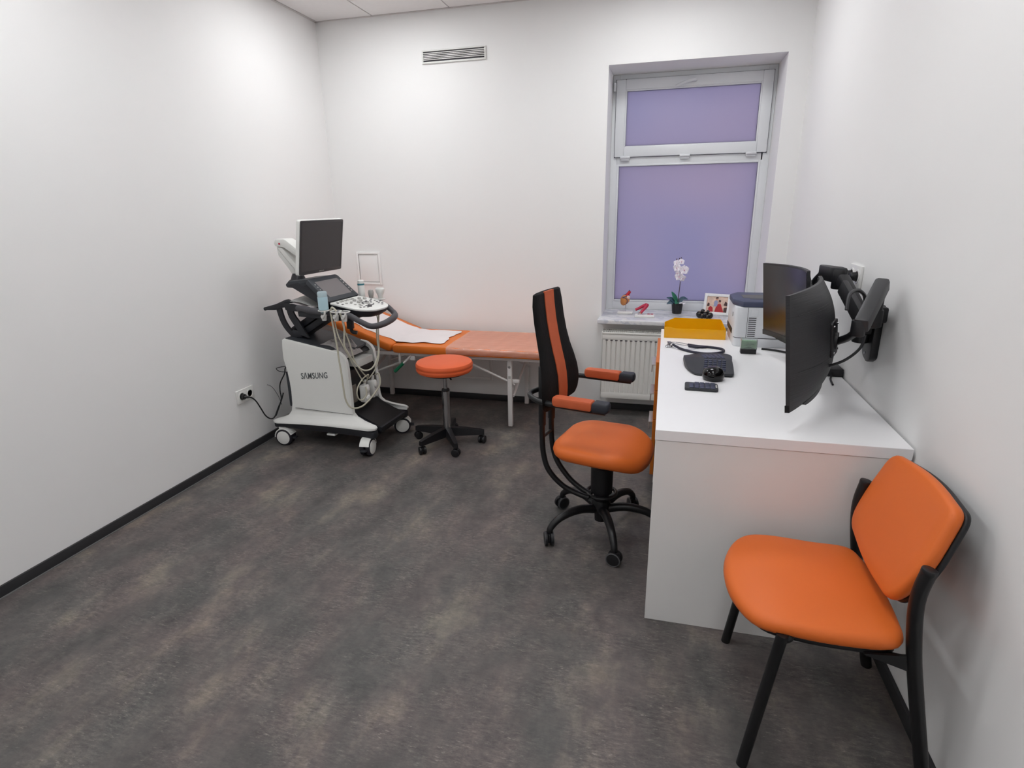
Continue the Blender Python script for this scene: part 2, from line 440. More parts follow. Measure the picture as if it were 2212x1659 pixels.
mb = MB(); mb.prism(roundpoly([(XL, 0), (XL+.012, 0), (XL+.012, .048), (XL, .048)], .002, 2), YF, YB, M=Matrix(((1, 0, 0, 0), (0, 0, 1, 0), (0, 1, 0, 0), (0, 0, 0, 1))))
o = struct(mb.build('baseboard_left', 'baseboard'), 'dark skirting along the left wall')
MB().b2((XL+.012, YF, 0), (XL+.018, YB-.02, .004)).build('sealing_strip', 'sealant', o)
struct(MB().b2((XL+.012, YB-.012, 0), (XR-.012, YB, .048), .002).build('baseboard_back', 'baseboard'), 'dark skirting along the end wall')
struct(MB().b2((XR-.012, YF, 0), (XR, YB, .048), .002).build('baseboard_right', 'baseboard'), 'dark skirting along the right wall')

# suspended ceiling: grid slab, loose tiles, four recessed light panels
ceil = struct(MB().b2((XL, YF, ZC+.012), (XR, YB, ZC+.1)).build('ceiling', 'grid_metal'), 'suspended ceiling of square white tiles')
struct(MB().b2((XL, YF, ZC-.002), (XL+.018, YB, ZC+.012)).b2((XL, YB-.018, ZC-.002), (XR, YB, ZC+.012)).b2((XR-.018, YF, ZC-.002), (XR, YB, ZC+.012)).build('trim_1', 'grid_metal'), 'ceiling edge trim')
xe = [XL+.019, -2.045, -1.4815, -.918, -.3545, .209, XR-.019]
ye = [YB-.019, 3.66, 3.0965, 2.533, 1.9695, 1.406, .8425, .279, -.2845, -.848, YF]
lamps = [(1, 1), (4, 1), (1, 4), (4, 4), (1, 7), (4, 7)]
for i in range(len(xe)-1):
    for j in range(len(ye)-1):
        p = (xe[i]+.004, ye[j+1]+.004); q = (xe[i+1]-.004, ye[j]-.004)
        if (i, j) in lamps:
            where = {(1, 1): 'over the examination couch', (4, 1): 'in front of the window', (1, 4): 'over the middle of the floor at left', (4, 4): 'over the near end of the desk',
                     (1, 7): 'behind the viewer at left', (4, 7): 'behind the viewer at right'}[(i, j)]
            t = thing('ceiling_light', 'square recessed LED ceiling panel ' + where, 'ceiling light', ((p[0]+q[0])/2, (p[1]+q[1])/2, ZC), 0, 'recessed LED ceiling panels')
            hx, hy = (q[0]-p[0])/2, (q[1]-p[1])/2
            m2 = MB()
            for a, b in (((-hx, -hy), (hx, -hy+.02)), ((-hx, hy-.02), (hx, hy)), ((-hx, -hy+.02), (-hx+.02, hy-.02)), ((hx-.02, -hy+.02), (hx, hy-.02))):
                m2.b2((*a, -.004), (*b, .011))
            m2.build('frame', 'light_frame', t)
            MB().b2((-hx+.02, -hy+.02, .001), (hx-.02, hy-.02, .008)).build('diffuser', 'lamp_diffuser', t)
        else:
            MB().b2((*p, ZC), (*q, ZC+.012), .0015, 1).build('ceiling_tile', 'ceiling_tile', ceil)

# ------------------------------------------------------------------ window
XZ = lambda y: Matrix(((1, 0, 0, 0), (0, 0, 1, y), (0, 1, 0, 0), (0, 0, 0, 1)))      # 2D (x,z) polygons placed at depth y
def ringframe(mb, x0, x1, z0, z1, w, y0, y1, bev=.004):
    wl, wr, wb, wt = w if isinstance(w, tuple) else (w,)*4
    mb.b2((x0, y0, z0), (x0+wl, y1, z1), bev, 2); mb.b2((x1-wr, y0, z0), (x1, y1, z1), bev, 2)
    mb.b2((x0+wl-.001, y0, z0), (x1-wr+.001, y1, z0+wb), bev, 2); mb.b2((x0+wl-.001, y0, z1-wt), (x1-wr+.001, y1, z1), bev, 2)
win = MB(); ringframe(win, WX0, WX1, WZ0-.001, WZ1, (.05, .056, .064, .034), WY, WY+.07); win.b2((WX0+.04, WY, 1.738), (WX1-.04, WY+.07, 1.80), .004)
win = struct(win.build('window_1', 'pvc'), 'white plastic window with frosted violet panes')
mb = MB(); ringframe(mb, -.396, .615, 1.789, 2.287, .066, WY-.022, WY+.03, .006); sash = mb.build('sash', 'pvc', win)
mb = MB(); ringframe(mb, -.334, .553, 1.848, 2.224, .013, WY-.018, WY-.006, .004); mb.build('glazing_bead', 'pvc', sash)
mb = MB(); ringframe(mb, -.3995, .6185, 1.786, 2.2905, .006, WY-.003, WY+.002, 0); mb.build('sash_gap', 'gasket', win)
mb = MB(); ringframe(mb, -.375, .586, .760, 1.741, .014, WY-.004, WY+.01, .004); mb.build('glazing_bead', 'pvc', win)
mb = MB(); ringframe(mb, -.324, .543, 1.858, 2.214, .004, WY-.012, WY+.0, 0); mb.build('gasket', 'gasket', sash)
mb = MB(); ringframe(mb, -.364, .575, .772, 1.730, .004, WY+.0, WY+.012, 0); mb.build('gasket', 'gasket', win)
MB().b2((-.325, WY-.004, 1.857), (.544, WY+.002, 2.215)).build('glass_pane', 'frosted_glass', sash, 'frosted violet upper pane')
MB().b2((-.365, WY+.006, .771), (.576, WY+.012, 1.731)).build('glass_pane', 'frosted_glass', win, 'frosted violet lower pane')
for hx in (-.319, .088, .518):
    mb = MB(); mb.cyl((hx-.034, WY-.026, 1.786), (hx+.034, WY-.026, 1.786), .0095, n=12, bev=.002); mb.b2((hx-.03, WY-.022, 1.765), (hx+.03, WY-.002, 1.79), .003)
    mb.build('hinge', 'pvc', win)
MB().b2((-.414, WY-.03, 2.215), (-.398, WY-.001, 2.27), .004).build('hinge', 'pvc', win)
mb = MB(); mb.cyl((.124, WY-.04, 2.256), (.124, WY-.02, 2.256), .013, n=14, bev=.003)
mb.tube([(.124, WY-.046, 2.256), (.09, WY-.05, 2.250), (.04, WY-.05, 2.236), (.0, WY-.048, 2.220)], [.012, .010, .009, .007], 10); mb.build('handle', 'pvc', sash, 'white lever handle on the upper sash')
tag(MB().b2((-.437, 4.0, .668), (.655, 4.30, .699), .006, 3).b2((WX0-.012, 4.29, .668), (WX1+.012, WY+.068, .699)).build('window_sill', 'marble'), 'white marble window sill with grey veins above the radiator', 'window sill')

# ------------------------------------------------------------------ radiator under the window
rad = thing('radiator', 'white panel radiator with vertical ribs under the window sill', 'radiator', (0, 0, 0))
RX0, RX1, RZ0, RZ1, RY = -.398, .402, .128, .604, 3.975
mb = MB(); prof = []
x = RX0+.030
prof.append((RX0+.006, 0))
while x < RX1-.03:
    prof += [(x, 0), (x+.003, .007), (x+.007, .007), (x+.011, 0)]; x += .0335
prof.append((RX1-.006, 0))
rings = []
for z, k in ((RZ0+.052, 0), (RZ0+.068, 1), (RZ1-.052, 1), (RZ1-.039, 0)):
    rings.append([(px, RY+(py*k), z) for px, py in prof])
t = bmesh.new(); V = [[t.verts.new(p) for p in r] for r in rings]
for a, b in zip(V, V[1:]):
    for k in range(len(prof)-1): t.faces.new((a[k], a[k+1], b[k+1], b[k]))
bmesh.ops.recalc_face_normals(t, faces=t.faces); mb.add(t)
mb.b2((RX0+.004, RY, RZ0+.006), (RX1-.004, RY+.02, RZ0+.053), .004); mb.b2((RX0+.004, RY, RZ1-.040), (RX1-.004, RY+.02, RZ1-.002), .004)
mb.b2((RX0+.004, RY+.012, RZ0+.05), (RX1-.004, RY+.024, RZ1-.05))
mb.build('front_panel', 'radiator_white', rad)
mb = MB(); mb.b2((RX0+.004, RY+.115, RZ0+.006), (RX1-.004, RY+.13, RZ1-.006), .004); mb.build('rear_panel', 'radiator_white', rad)
for xx in (RX0, RX1-.004): MB().b2((xx, RY-.004, RZ0), (xx+.004, RY+.134, RZ1+.014), .0015).build('side_cover', 'radiator_white', rad)
mb = MB()
for y0, y1 in ((RY-.003, RY+.018), (RY+.062, RY+.074), (RY+.116, RY+.132)): mb.b2((RX0+.004, y0, RZ1), (RX1-.004, y1, RZ1+.012), .002)
xx = RX0+.02
while xx < RX1-.02:
    mb.b2((xx, RY+.012, RZ1+.002), (xx+.006, RY+.12, RZ1+.010)); xx += .0135
mb.build('top_grille', 'radiator_white', rad)
mb = MB()
x = RX0+.030
while x < RX1-.03:
    mb.b2((x-.003, RY-.0012, RZ1-.047), (x+.0145, RY+.001, RZ1-.041)); x += .0335
mb.build('rib_ends', 'vent_dark', rad)['kind'] = 'stuff'
MB().b2((RX0+.01, RY+.026, RZ0+.02), (RX1-.01, RY+.114, RZ1-.03)).build('shade_box', 'vent_dark', rad)  # dark-coloured box standing in for the deep shade seen through the grille slots
for xx in (RX0+.15, RX1-.15): MB().b2((xx-.02, RY+.128, RZ0+.1), (xx+.02, YB, RZ1-.1)).build('bracket', 'radiator_white', rad)

# ------------------------------------------------------------------ wall fittings
t = thing('air_vent', 'white slatted air vent high on the end wall', 'air vent', (-1.469, YB, 2.451))
mb = MB()
for a, b in (((-.23, -.042), (.23, -.030)), ((-.23, .032), (.23, .042)), ((-.23, -.030), (-.219, .032)), ((.219, -.030), (.23, .032))): mb.b2((a[0], -.012, a[1]), (b[0], 0, b[1]), .003)
mb.build('frame', 'white_plastic', t)
MB().b2((-.22, -.003, -.031), (.22, -.0005, .033)).build('recess', 'vent_dark', t)
for k in range(5):
    z = -.030+.0033+(k+1)*.0098-.003
    mb = MB(); mb.b2((-.219, -.011, z), (.219, -.004, z+.0052), .001); mb.build('slat', 'white_plastic', t)
t = thing('access_panel', 'small white framed access panel on the end wall above the couch', 'access panel', (-2.237, YB, 1.02))
mb = MB(); ringframe(mb, -.102, .102, -.125, .125, .018, -.014, 0, .003); mb.build('frame', 'wall_paint', t)
MB().b2((-.084, -.002, -.107), (.084, -.0003, .107)).build('door_gap', 'sealant', t)
MB().b2((-.0805, -.009, -.1035), (.0805, -.002, .1035), .002).build('door', 'wall_paint', t)
t = thing('service_hatch', 'flat white service hatch low on the wall behind the couch', 'access panel', (-1.46, YB, .27))
mb = MB(); ringframe(mb, -.207, .207, -.105, .105, .020, -.006, 0, .002); mb.build('frame', 'wall_paint', t)
MB().b2((-.184, -.004, -.082), (.184, -.0005, .082), .001).build('cover', 'wall_paint', t)

def socket(name, label, M, plugs):
    t = bpy.data.objects.new(name, None); C.objects.link(t); t.matrix_world = M; tag(t, label, 'power socket')
    MB().box((0, 0, .005), (.152, .086, .010), .003).build('plate', 'socket_white', t)
    for k in (-1, 1):
        mb = MB(); mb.lathe([(.028, .010), (.0285, .0125), (.026, .013), (.0215, .0125), (.020, .006), (0, .006)], 28, M=T(k*.036, 0, 0)); w_ = mb.build('socket_well', 'socket_white', t)
        if k in plugs: continue
        mb = MB(); mb.cyl((k*.036-.0095, 0, .0055), (k*.036-.0095, 0, .0066), .0025, n=10); mb.cyl((k*.036+.0095, 0, .0055), (k*.036+.0095, 0, .0066), .0025, n=10); mb.build('contact_hole', 'socket_dark', w_)
    return t
ML = Matrix(((0, 0, 1, XL), (1, 0, 0, 2.876), (0, 1, 0, .366), (0, 0, 0, 1)))
socket('wall_socket', 'white double wall socket beside the ultrasound machine', ML, (-1,))
MR = Matrix(((0, 0, -1, XR), (1, 0, 0, 2.655), (0, 1, 0, 1.172), (0, 0, 0, 1)))
socket('wall_socket', 'white double wall socket above the desk behind the monitors', MR, (-1, 1))

# ------------------------------------------------------------------ desk and drawer unit
DX0, DX1, DY0, DY1 = .003, .756, 1.833, 3.497
desk = thing('desk', 'white desk standing along the right wall', 'desk', (0, 0, 0))
MB().b2((DX0, DY0, .713), (DX1, DY1, .75), .0015, 1).build('desktop', 'desk_white', desk)
MB().b2((DX0+.002, DY0+.004, .0), (DX1-.006, DY0+.03, .7115), .001, 1).build('side_panel', 'panel_white', desk)
MB().b2((DX0+.03, DY1-.03, .0), (DX1-.006, DY1-.004, .7115), .001, 1).build('side_panel', 'panel_white', desk)
MB().b2((DX1-.03, DY0+.031, .25), (DX1-.01, DY1-.031, .7115), .001, 1).build('modesty_panel', 'panel_white', desk)
cab = thing('drawer_cabinet', 'white drawer unit with orange fronts under the far end of the desk', 'cabinet', (0, 0, 0))
MB().b2((.006, 2.90, .03), (.50, 3.455, .708), .001, 1).build('body', 'cabinet_white', cab)
zs = [.078, .235, .392, .549, .704]
for k in range(4):
    d = MB().b2((-.013, 2.892, zs[k]+.002), (.0055, 3.462, zs[k+1]-.002), .001, 1).build('drawer', 'drawer_orange', cab)
    mb = MB(); zc = zs[k+1]-.045
    mb.b2((-.034, 2.93, zc-.02), (-.029, 3.10, zc+.02), .001); mb.b2((-.030, 2.93, zc+.016), (-.0125, 3.10, zc+.02), .0008)
    mb.build('handle', 'handle_metal', d)
for y in (2.95, 3.40): MB().b2((.04, y-.02, 0), (.46, y+.02, .031), .002).build('foot', 'black_plastic', cab)

# ------------------------------------------------------------------ casters shared by chair and stool
def small_caster(parent, x, y, ang, r=.027, rim=True):
    ca, sa = math.cos(ang), math.sin(ang)
    mb = MB(); mb.cyl((x, y, r*1.5), (x, y, r*2.6), .0065, n=10); mb.box((x, y, r*1.25), (r*1.5, .010, r*1.3), .004, M=None, rz=ang)
    c = mb.build('caster', 'black_plastic', parent)
    for k in (-1, 1):
        a = Vector((x-sa*k*.006, y+ca*k*.006, r)); b = Vector((x-sa*k*.021, y+ca*k*.021, r))
        MB().cyl(a, b, r, n=22, bev=.003).build('wheel', 'black_plastic', c)
        if rim:
            X = Matrix.Translation(b) @ (b-a).to_track_quat('Z', 'Y').to_matrix().to_4x4()
            MB().lathe([(r*.99, -.004), (r*1.01, -.001), (r*.88, .0008), (r*.82, -.001), (r*.82, -.006)], 26, M=X).build('wheel_rim', 'wheel_rim', c)
    return c

# ------------------------------------------------------------------ office chair
ch = thing('office_chair', 'high-backed office chair with black mesh back and orange seat at the desk', 'office chair', (-.22, 2.405, 0), R(-13))
angs = [R(219+13), R(288.5+13), R(13), R(60+13), R(141+13)]
mb = MB(); mb.lathe([(0, .06), (.028, .06), (.03, .10), (.040, .105), (.042, .15), (.036, .165), (0, .165)], 24); hub = mb.build('hub', 'black_metal', ch)
for a in angs:
    ca, sa = math.cos(a), math.sin(a)
    mb = MB(); mb.tube([(ca*d, sa*d, z) for d, z in ((.02, .118), (.10, .137), (.17, .134), (.225, .116), (.262, .085), (.270, .062))], [.021, .020, .0185, .017, .015, .014], 12)
    mb.build('base_leg', 'black_metal', ch)
    small_caster(ch, ca*.272, sa*.272, a+R(random.uniform(50, 110)), .032)
mb = MB(); mb.lathe([(.0, .16), (.034, .16), (.036, .20), (.049, .205), (.051, .33), (.047, .335), (.051, .342), (.047, .349), (.051, .356), (.047, .363), (.051, .37), (.044, .376), (.030, .38), (.030, .40), (0, .40)], 28)
mb.build('column_cover', 'black_plastic', ch)
mb = MB(); mb.tube([(.066*math.cos(t*PI/8), .066*math.sin(t*PI/8), .20) for t in range(16)], .009, 8, closed=True, res=3); mb.build('swivel_ring', 'black_metal', ch)
mb = MB(); mb.box((.0, -.02, .408), (.20, .16, .022), .006); mb.build('seat_plate', 'black_metal', ch)
out = roundpoly([(-.185, -.15), (-.13, -.235), (.10, -.245), (.205, -.17), (.225, -.02), (.205, .13), (.10, .185), (-.13, .175), (-.185, .10)], .10, 5)
def seatfn(x, y, z):
    k = max(0, (x-.06)/.16); return (x, y, z-.045*k*k+.006*(abs(y+.03)/.2)**2)
mb = MB(); mb.pillow(out, .418, .482, .055, .006, fn=seatfn); mb.build('seat', 'orange_vinyl', ch)
# back frame tubes that sweep forward under the seat
for yy, dz in ((-.113, 0), (-.011, .0)):
    mb = MB(); mb.tube([(-.245, yy, .86), (-.248, yy, .78), (-.248, yy, .62), (-.248, yy, .48), (-.241, yy, .39), (-.215, yy, .315), (-.155, yy*.8-.005, .245), (-.085, yy*.5-.02, .208), (-.035, yy*.35-.03, .197)], .0125, 12); mb.build('back_tube', 'black_metal', ch)
    mb = MB(); mb.cyl((-.248, yy, .53), (-.248, yy, .80), .0165, n=16, bev=.002); mb.build('tube_sleeve', 'black_plastic', ch)
mb = MB(); mb.cyl((-.248, -.113, .47), (-.248, -.011, .47), .008, n=12); mb.build('cross_bar', 'black_metal', ch)
rows = [(1.122, -.262, .118), (1.114, -.262, .138), (1.07, -.258, .152), (1.0, -.249, .155), (.93, -.236, .158), (.87, -.222, .166), (.81, -.206, .183), (.76, -.196, .198), (.72, -.192, .206), (.685, -.190, .206), (.655, -.191, .196), (.635, -.193, .170), (.628, -.194, .14)]
YC = -.050
def rowat(v):
    t_ = v*(len(rows)-1); i = min(int(t_), len(rows)-2); f = t_-i
    return [a*(1-f)+b*f for a, b in zip(rows[i], rows[i+1])]
def bk(off):
    def f(u, v):
        z, x, h = rowat(v); s_ = 2*u-1
        edge = (1-s_**8)*(min(1, v*14))*(min(1, (1-v)*14))
        return (x+.008*s_*s_+off*edge, YC+s_*h, z)
    return f
mb = MB(); mb.slab(bk(.014), bk(-.012), 24, 48); mb.build('backrest', 'black_mesh', ch)
def st(off):
    def f(u, v):
        z, x, h = rowat(.015+.975*v); s_ = (2*u-1)*.0455/h
        return (x+.008*s_*s_+off, YC+(2*u-1)*.0455, z)
    return f
mb = MB(); mb.slab(st(.0175), st(.010), 6, 48); mb.build('back_strip', 'orange_strip', ch, 'orange strip down the middle of the back')
for s_, yp, xo in ((-1, -.236, .012), (1, .218, -.018)):
    mb = MB(); mb.tube([(.07+xo, yp, .678), (-.10+xo, yp*.99, .678), (-.19, yp*.97, .68), (-.252, yp*.85, .683), (-.284, yp*.55-.03, .688), (-.268, -.062+s_*.051, .694), (-.250, -.062+s_*.051, .70)], .0115, 12); mb.build('arm_tube', 'black_metal', ch)
    mb = MB(); mb.pillow(roundpoly([(-.155+xo, yp-.026), (.020+xo, yp-.026), (.020+xo, yp+.026), (-.155+xo, yp+.026)], [.02, .003, .003, .02], 4), .682, .718, .012, .002); mb.build('arm_pad', 'orange_strip', ch)
    mb = MB(); mb.pillow(roundpoly([(.020+xo, yp-.0265), (.088+xo, yp-.0265), (.088+xo, yp+.0265), (.020+xo, yp+.0265)], [.003, .014, .014, .003], 4), .680, .719, .012, .001); mb.build('arm_end', 'pad_black', ch)

# ------------------------------------------------------------------ visitor chair
vc = thing('visitor_chair', 'orange padded visitor chair with black tube legs against the right wall', 'chair', (.48, 1.545, 0))
OX, OY = .48, 1.545
L_ = lambda x, y, z: (x-OX, y-OY, z)
pts = spline([(.222, 1.55, 0), (.238, 1.655, 0), (.285, 1.735, 0), (.36, 1.752, 0), (.48, 1.742, 0), (.585, 1.728, 0), (.615, 1.66, 0), (.625, 1.54, 0), (.620, 1.40, 0), (.600, 1.322, 0), (.50, 1.308, 0), (.38, 1.312, 0), (.285, 1.338, 0), (.236, 1.435, 0)], 5, True)
out = [(p.x-OX, p.y-OY) for p in pts]
def vsf(x, y, z):
    k = max(0, (-.10-x)/.16); return (x, y, z-.020*k*k+.010*max(0, (x-.0)/.15)**2)
mb = MB(); mb.pillow(out, .418, .462, .04, .010, fn=vsf); mb.build('seat', 'orange_vinyl', vc)
inner = [(a*.93, b*.93) for a, b in out]
MB().prism(inner, .404, .419, .004).build('seat_shell', 'black_plastic', vc)
# backrest: outline in (y,z), leaning towards the wall
bo = roundpoly([(1.378, .772), (1.575, .782), (1.758, .756), (1.766, .620), (1.748, .526), (1.57, .492), (1.375, .508), (1.342, .63)], [.03, .12, .035, .05, .05, .12, .05, .05], 6)
sl = (.70-.608)/(.76-.52)
ez = Vector((sl, 0, 1)).normalized(); exn = Vector((-ez.z, 0, ez.x))
MBk = frame(Vector(L_(.660, 1.568, .64)), Vector((0, 1, 0)), ez, exn)
bo2 = [(y-1.568, (z-.64)/ez.z) for y, z in bo]
def bcurve(x, y, z): return (x, y, z+.008*(x/.18)**2)
mb = MB(); mb.pillow(bo2, -.004, .030, .028, .004, M=MBk, fn=bcurve); mb.build('backrest', 'orange_vinyl', vc)
mb = MB(); mb.pillow([(a*.985, b*.985) for a, b in bo2], -.018, -.002, .012, .0, M=MBk, fn=bcurve); mb.build('back_shell', 'black_plastic', vc)
for s_ in (-1, 1):
    yy = (1.318, 1.772)[(s_+1)//2]
    mb = MB(); mb.tube([L_(.722, yy+s_*.004, 0), L_(.696, yy+s_*.002, .12), L_(.648, yy, .34), L_(.628, yy, .44), L_(.614, yy, .54), L_(.613, yy, .60), L_(.622, yy, .655)], .0165, 14); mb.build('rear_leg', 'black_metal', vc)
    mb = MB(); mb.cyl(L_(.621, yy, .650), L_(.6235, yy, .664), .0168, n=16, bev=.003); mb.build('end_cap', 'black_plastic', vc)
    mb = MB(); mb.tube([L_(.284, yy+s_*.012, 0), L_(.337, yy, .395), L_(.344, yy-s_*.004, .414), L_(.36, yy-s_*.02, .416), L_(.36, yy-s_*.1, .412)], .0145, 14, res=4); mb.build('front_leg', 'black_metal', vc)
    mb = MB(); mb.prism(roundpoly([(.52-OX, .411), (.632-OX, .425), (.632-OX, .378)], .01, 3), yy-OY-.004, yy-OY+.004, M=XZ(0)); mb.build('gusset', 'black_metal', vc)
mb = MB(); mb.cyl(L_(.36, 1.42, .408), L_(.36, 1.67, .408), .010, n=12); mb.cyl(L_(.56, 1.345, .395), L_(.56, 1.735, .395), .010, n=12)
mb.cyl(L_(.56, 1.345, .395), L_(.630, 1.319, .41), .010, n=12); mb.cyl(L_(.56, 1.735, .395), L_(.630, 1.761, .41), .010, n=12); mb.build('under_frame', 'black_metal', vc)

# ------------------------------------------------------------------ stool
st_ = thing('rolling_stool', 'round orange stool on a chrome post with black five-star base', 'stool', (-1.295, 3.24, 0))
mb = MB(); mb.lathe([(0, .487), (.156, .487), (.170, .492), (.176, .503), (.177, .512), (.1745, .520), (.1775, .524), (.1785, .536), (.172, .549), (.155, .556), (.10, .560), (0, .561)], 56); mb.build('seat', 'orange_stool', st_)
MB().lathe([(.1745, .5195), (.1768, .5215), (.1745, .5235)], 56).build('seat_piping', 'orange_stool', st_)
MB().lathe([(0, .478), (.14, .478), (.15, .4875), (0, .4875)], 32).build('seat_plate', 'black_plastic', st_)
MB().cyl((0, 0, .34), (0, 0, .48), .0125, n=20).build('piston', 'chrome', st_)
MB().lathe([(0, .355), (.024, .355), (.026, .362), (.022, .372), (.013, .374), (0, .374)], 24).build('collar', 'black_plastic', st_)
MB().lathe([(0, .08), (.0255, .08), (.0255, .357), (0, .357)], 24).build('outer_post', 'chrome', st_)
MB().lathe([(0, .055), (.036, .055), (.042, .075), (.034, .105), (.028, .115), (0, .115)], 24).build('hub', 'black_plastic', st_)
MB().tube([(.02, -.02, .474), (.06, -.07, .468), (.075, -.09, .462)], .006, 8).build('height_lever', 'black_plastic', st_)
for a in (R(245), R(303), R(14), R(172), R(100)):
    ca, sa = math.cos(a), math.sin(a); MX = Matrix.Rotation(a, 4, 'Z')
    mb = MB(); mb.loft([[(x, y*w_, z) for y, z in ((-1, z0), (-.8, z1), (.8, z1), (1, z0))] for x, w_, z0, z1 in ((.02, .022, .056, .114), (.12, .019, .058, .106), (.21, .0165, .060, .094), (.236, .013, .058, .088))], M=MX)
    mb.build('base_leg', 'black_plastic', st_)
    small_caster(st_, ca*.222, sa*.222, a+R(70+random.uniform(-20, 20)), .025, False)

# ------------------------------------------------------------------ examination couch
bed = thing('examination_couch', 'orange padded examination couch with white frame and raised head section', 'examination couch', (0, 0, 0))
BY0, BY1, HX = 3.515, 4.09, -1.795
HA = R(20.5)
def rrect(x0, x1, y0, y1, r, n=5): return roundpoly([(x0, y0), (x1, y0), (x1, y1), (x0, y1)], r, n)
mb = MB(); mb.pillow(rrect(HX+.004, -.655, BY0, BY1, .03, 4), .514, .566, .022, .002); mb.build('mattress', 'orange_bed', bed)
MH = Matrix.Translation((HX-.002, 0, .514)) @ Matrix.Rotation(HA, 4, 'Y')
mb = MB(); mb.pillow(rrect(-.70, -.006, BY0, BY1, .03, 4), 0, .054, .024, .003, M=MH); mb.build('head_mattress', 'orange_bed', bed)
mb = MB()
for y in (BY0+.05, BY1-.03): mb.b2((-2.36, y-.0125, .488), (-.67, y+.0125, .513), .002)
for x in (-.68, -1.25, -2.35): mb.b2((x-.0125, BY0+.05, .489), (x+.0125, BY1-.03, .512), .002)
mb.build('frame', 'bed_white', bed)
mb = MB()
for y in (BY0+.07, BY1-.05): mb.b2((-.66, y-.012, -.024), (-.01, y+.012, -.002), .002, M=MH)
mb.b2((-.66, BY0+.07, -.024), (-.635, BY1-.05, -.002), .002, M=MH); mb.build('head_frame', 'bed_white', bed)
for y in (3.600, 4.09):
    for x in (-.968, -2.10):
        mb = MB(); mb.box((x, y, .25), (.030, .030, .48), .003); lg = mb.build('leg', 'bed_white', bed)
        if x > -1.5:
            mb = MB(); mb.cyl((x, y-.016, .435), (x, y-.019, .435), .009, n=14); mb.build('bolt', 'chrome', lg)
            mb = MB(); mb.b2((x-.008, y-.0165, .355), (x+.008, y-.0148, .373)); mb.build('sticker', 'key_grey', lg)
for y in (3.612, 4.078):
    mb = MB(); mb.tube([(-.935, y, .308), (-1.36, y, .486)], .008, 8, smooth=False); mb.build('brace', 'bed_white', bed)
    mb = MB(); mb.tube([(-2.08, y, .30), (-1.69, y, .455), (-1.60, y, .488)], .008, 8, smooth=False); mb.build('brace', 'bed_white', bed)
mb = MB(); mb.b2((-.978, 3.60, .32), (-.905, 3.625, .345), .003); mb.cyl((-.915, 3.598, .332), (-.915, 3.594, .332), .006, n=10); mb.build('brace_bracket', 'bed_white', bed)
mb = MB(); mb.tube([(-.95, 3.61, .225), (-.962, 4.085, .375)], .0095, 8, smooth=False); mb.build('cross_brace', 'bed_white', bed)
mb = MB(); mb.tube([(-2.10, 3.61, .225), (-2.10, 4.085, .375)], .0095, 8, smooth=False); mb.build('cross_brace', 'bed_white', bed)
mb = MB(); mb.tube([(-1.66, 3.545, .492), (-1.685, 3.535, .465), (-1.715, 3.53, .436)], .0075, 10); mb.b2((-1.665, 3.54, .46), (-1.63, 3.555, .492), .003); hl = mb.build('adjusting_lever', 'bed_white', bed)
mb = MB(); mb.tube([(-1.712, 3.53, .440), (-1.778, 3.52, .378)], [.0115, .012], 12, smooth=False); mb.build('lever_grip', 'green_grip', hl, 'green plastic grip of the adjusting lever')
mb = MB(); mb.box((-1.745, 3.545, .468), (.016, .012, .075), .003, M=None); mb.build('ratchet_bar', 'bed_white', bed)

# paper sheet draped over the head section and the fold
def bed_top(x):
    if x > HX: return .5695, Vector((0, 0, 1))
    d = (HX-x); return .5695+d*math.tan(HA)+.002, Vector((math.sin(HA), 0, math.cos(HA)))
def sheet(off):
    def f(u, v):
        x = -2.34+u*.885
        wob = .010*math.sin(x*23)+.006*math.sin(x*51+1)
        y = (3.600+wob)+v*(.425+.004*math.sin(x*31)-wob)
        x2 = x+(.012*math.sin(v*9)+.006*math.sin(v*23) if u > .98 else 0)
        z, n = bed_top(x2)
        z += .0035*abs(math.sin(x*17+v*4))*abs(math.sin(v*7+x*5))+.003*math.exp(-((x-HX)/.05)**2)
        p = Vector((x2, y, z))+n*off; return p
    return f
mb = MB(); mb.slab(sheet(.003), sheet(.0018), 60, 24); tag(mb.build('paper_sheet', 'paper', sharp=60), 'crumpled white paper sheet spread over the raised head of the couch', 'paper sheet')
# clear plastic cover over the foot of the couch, hugging the mattress edges
def film(off):
    prof = [(BY1-.02, .5712), (BY1-.10, .5722), (BY0+.30, .5725), (BY0+.10, .5722), (BY0+.03, .5706), (BY0+.008, .566), (BY0-.003, .556), (BY0-.0045, .544), (BY0-.003, .532), (BY0+.004, .520)]
    P = spline([(0, a, b) for a, b in prof], 4)
    def f(u, v):
        t_ = v*(len(P)-1); i = min(int(t_), len(P)-2); k = t_-i; q = P[i].lerp(P[i+1], k)
        x = -1.388+u*.725
        cr = 0
        for cx in (.22, .44, .66, .88): cr = max(cr, math.exp(-((u-cx)/.006)**2))
        for cv in (.16, .30, .44): cr = max(cr, math.exp(-((v-cv)/.007)**2))
        lift = .0022*cr+.0008*math.sin(u*40+v*13)
        return (x, q.y-(off if v > .62 else 0)-(lift if v > .62 else 0), q.z+(off+lift if v <= .62 else 0))
    return f
mb = MB(); mb.slab(film(.0012), film(.0004), 80, 40); tag(mb.build('plastic_cover', 'plastic_film', sharp=60), 'clear creased plastic cover over the foot end of the couch', 'plastic cover')

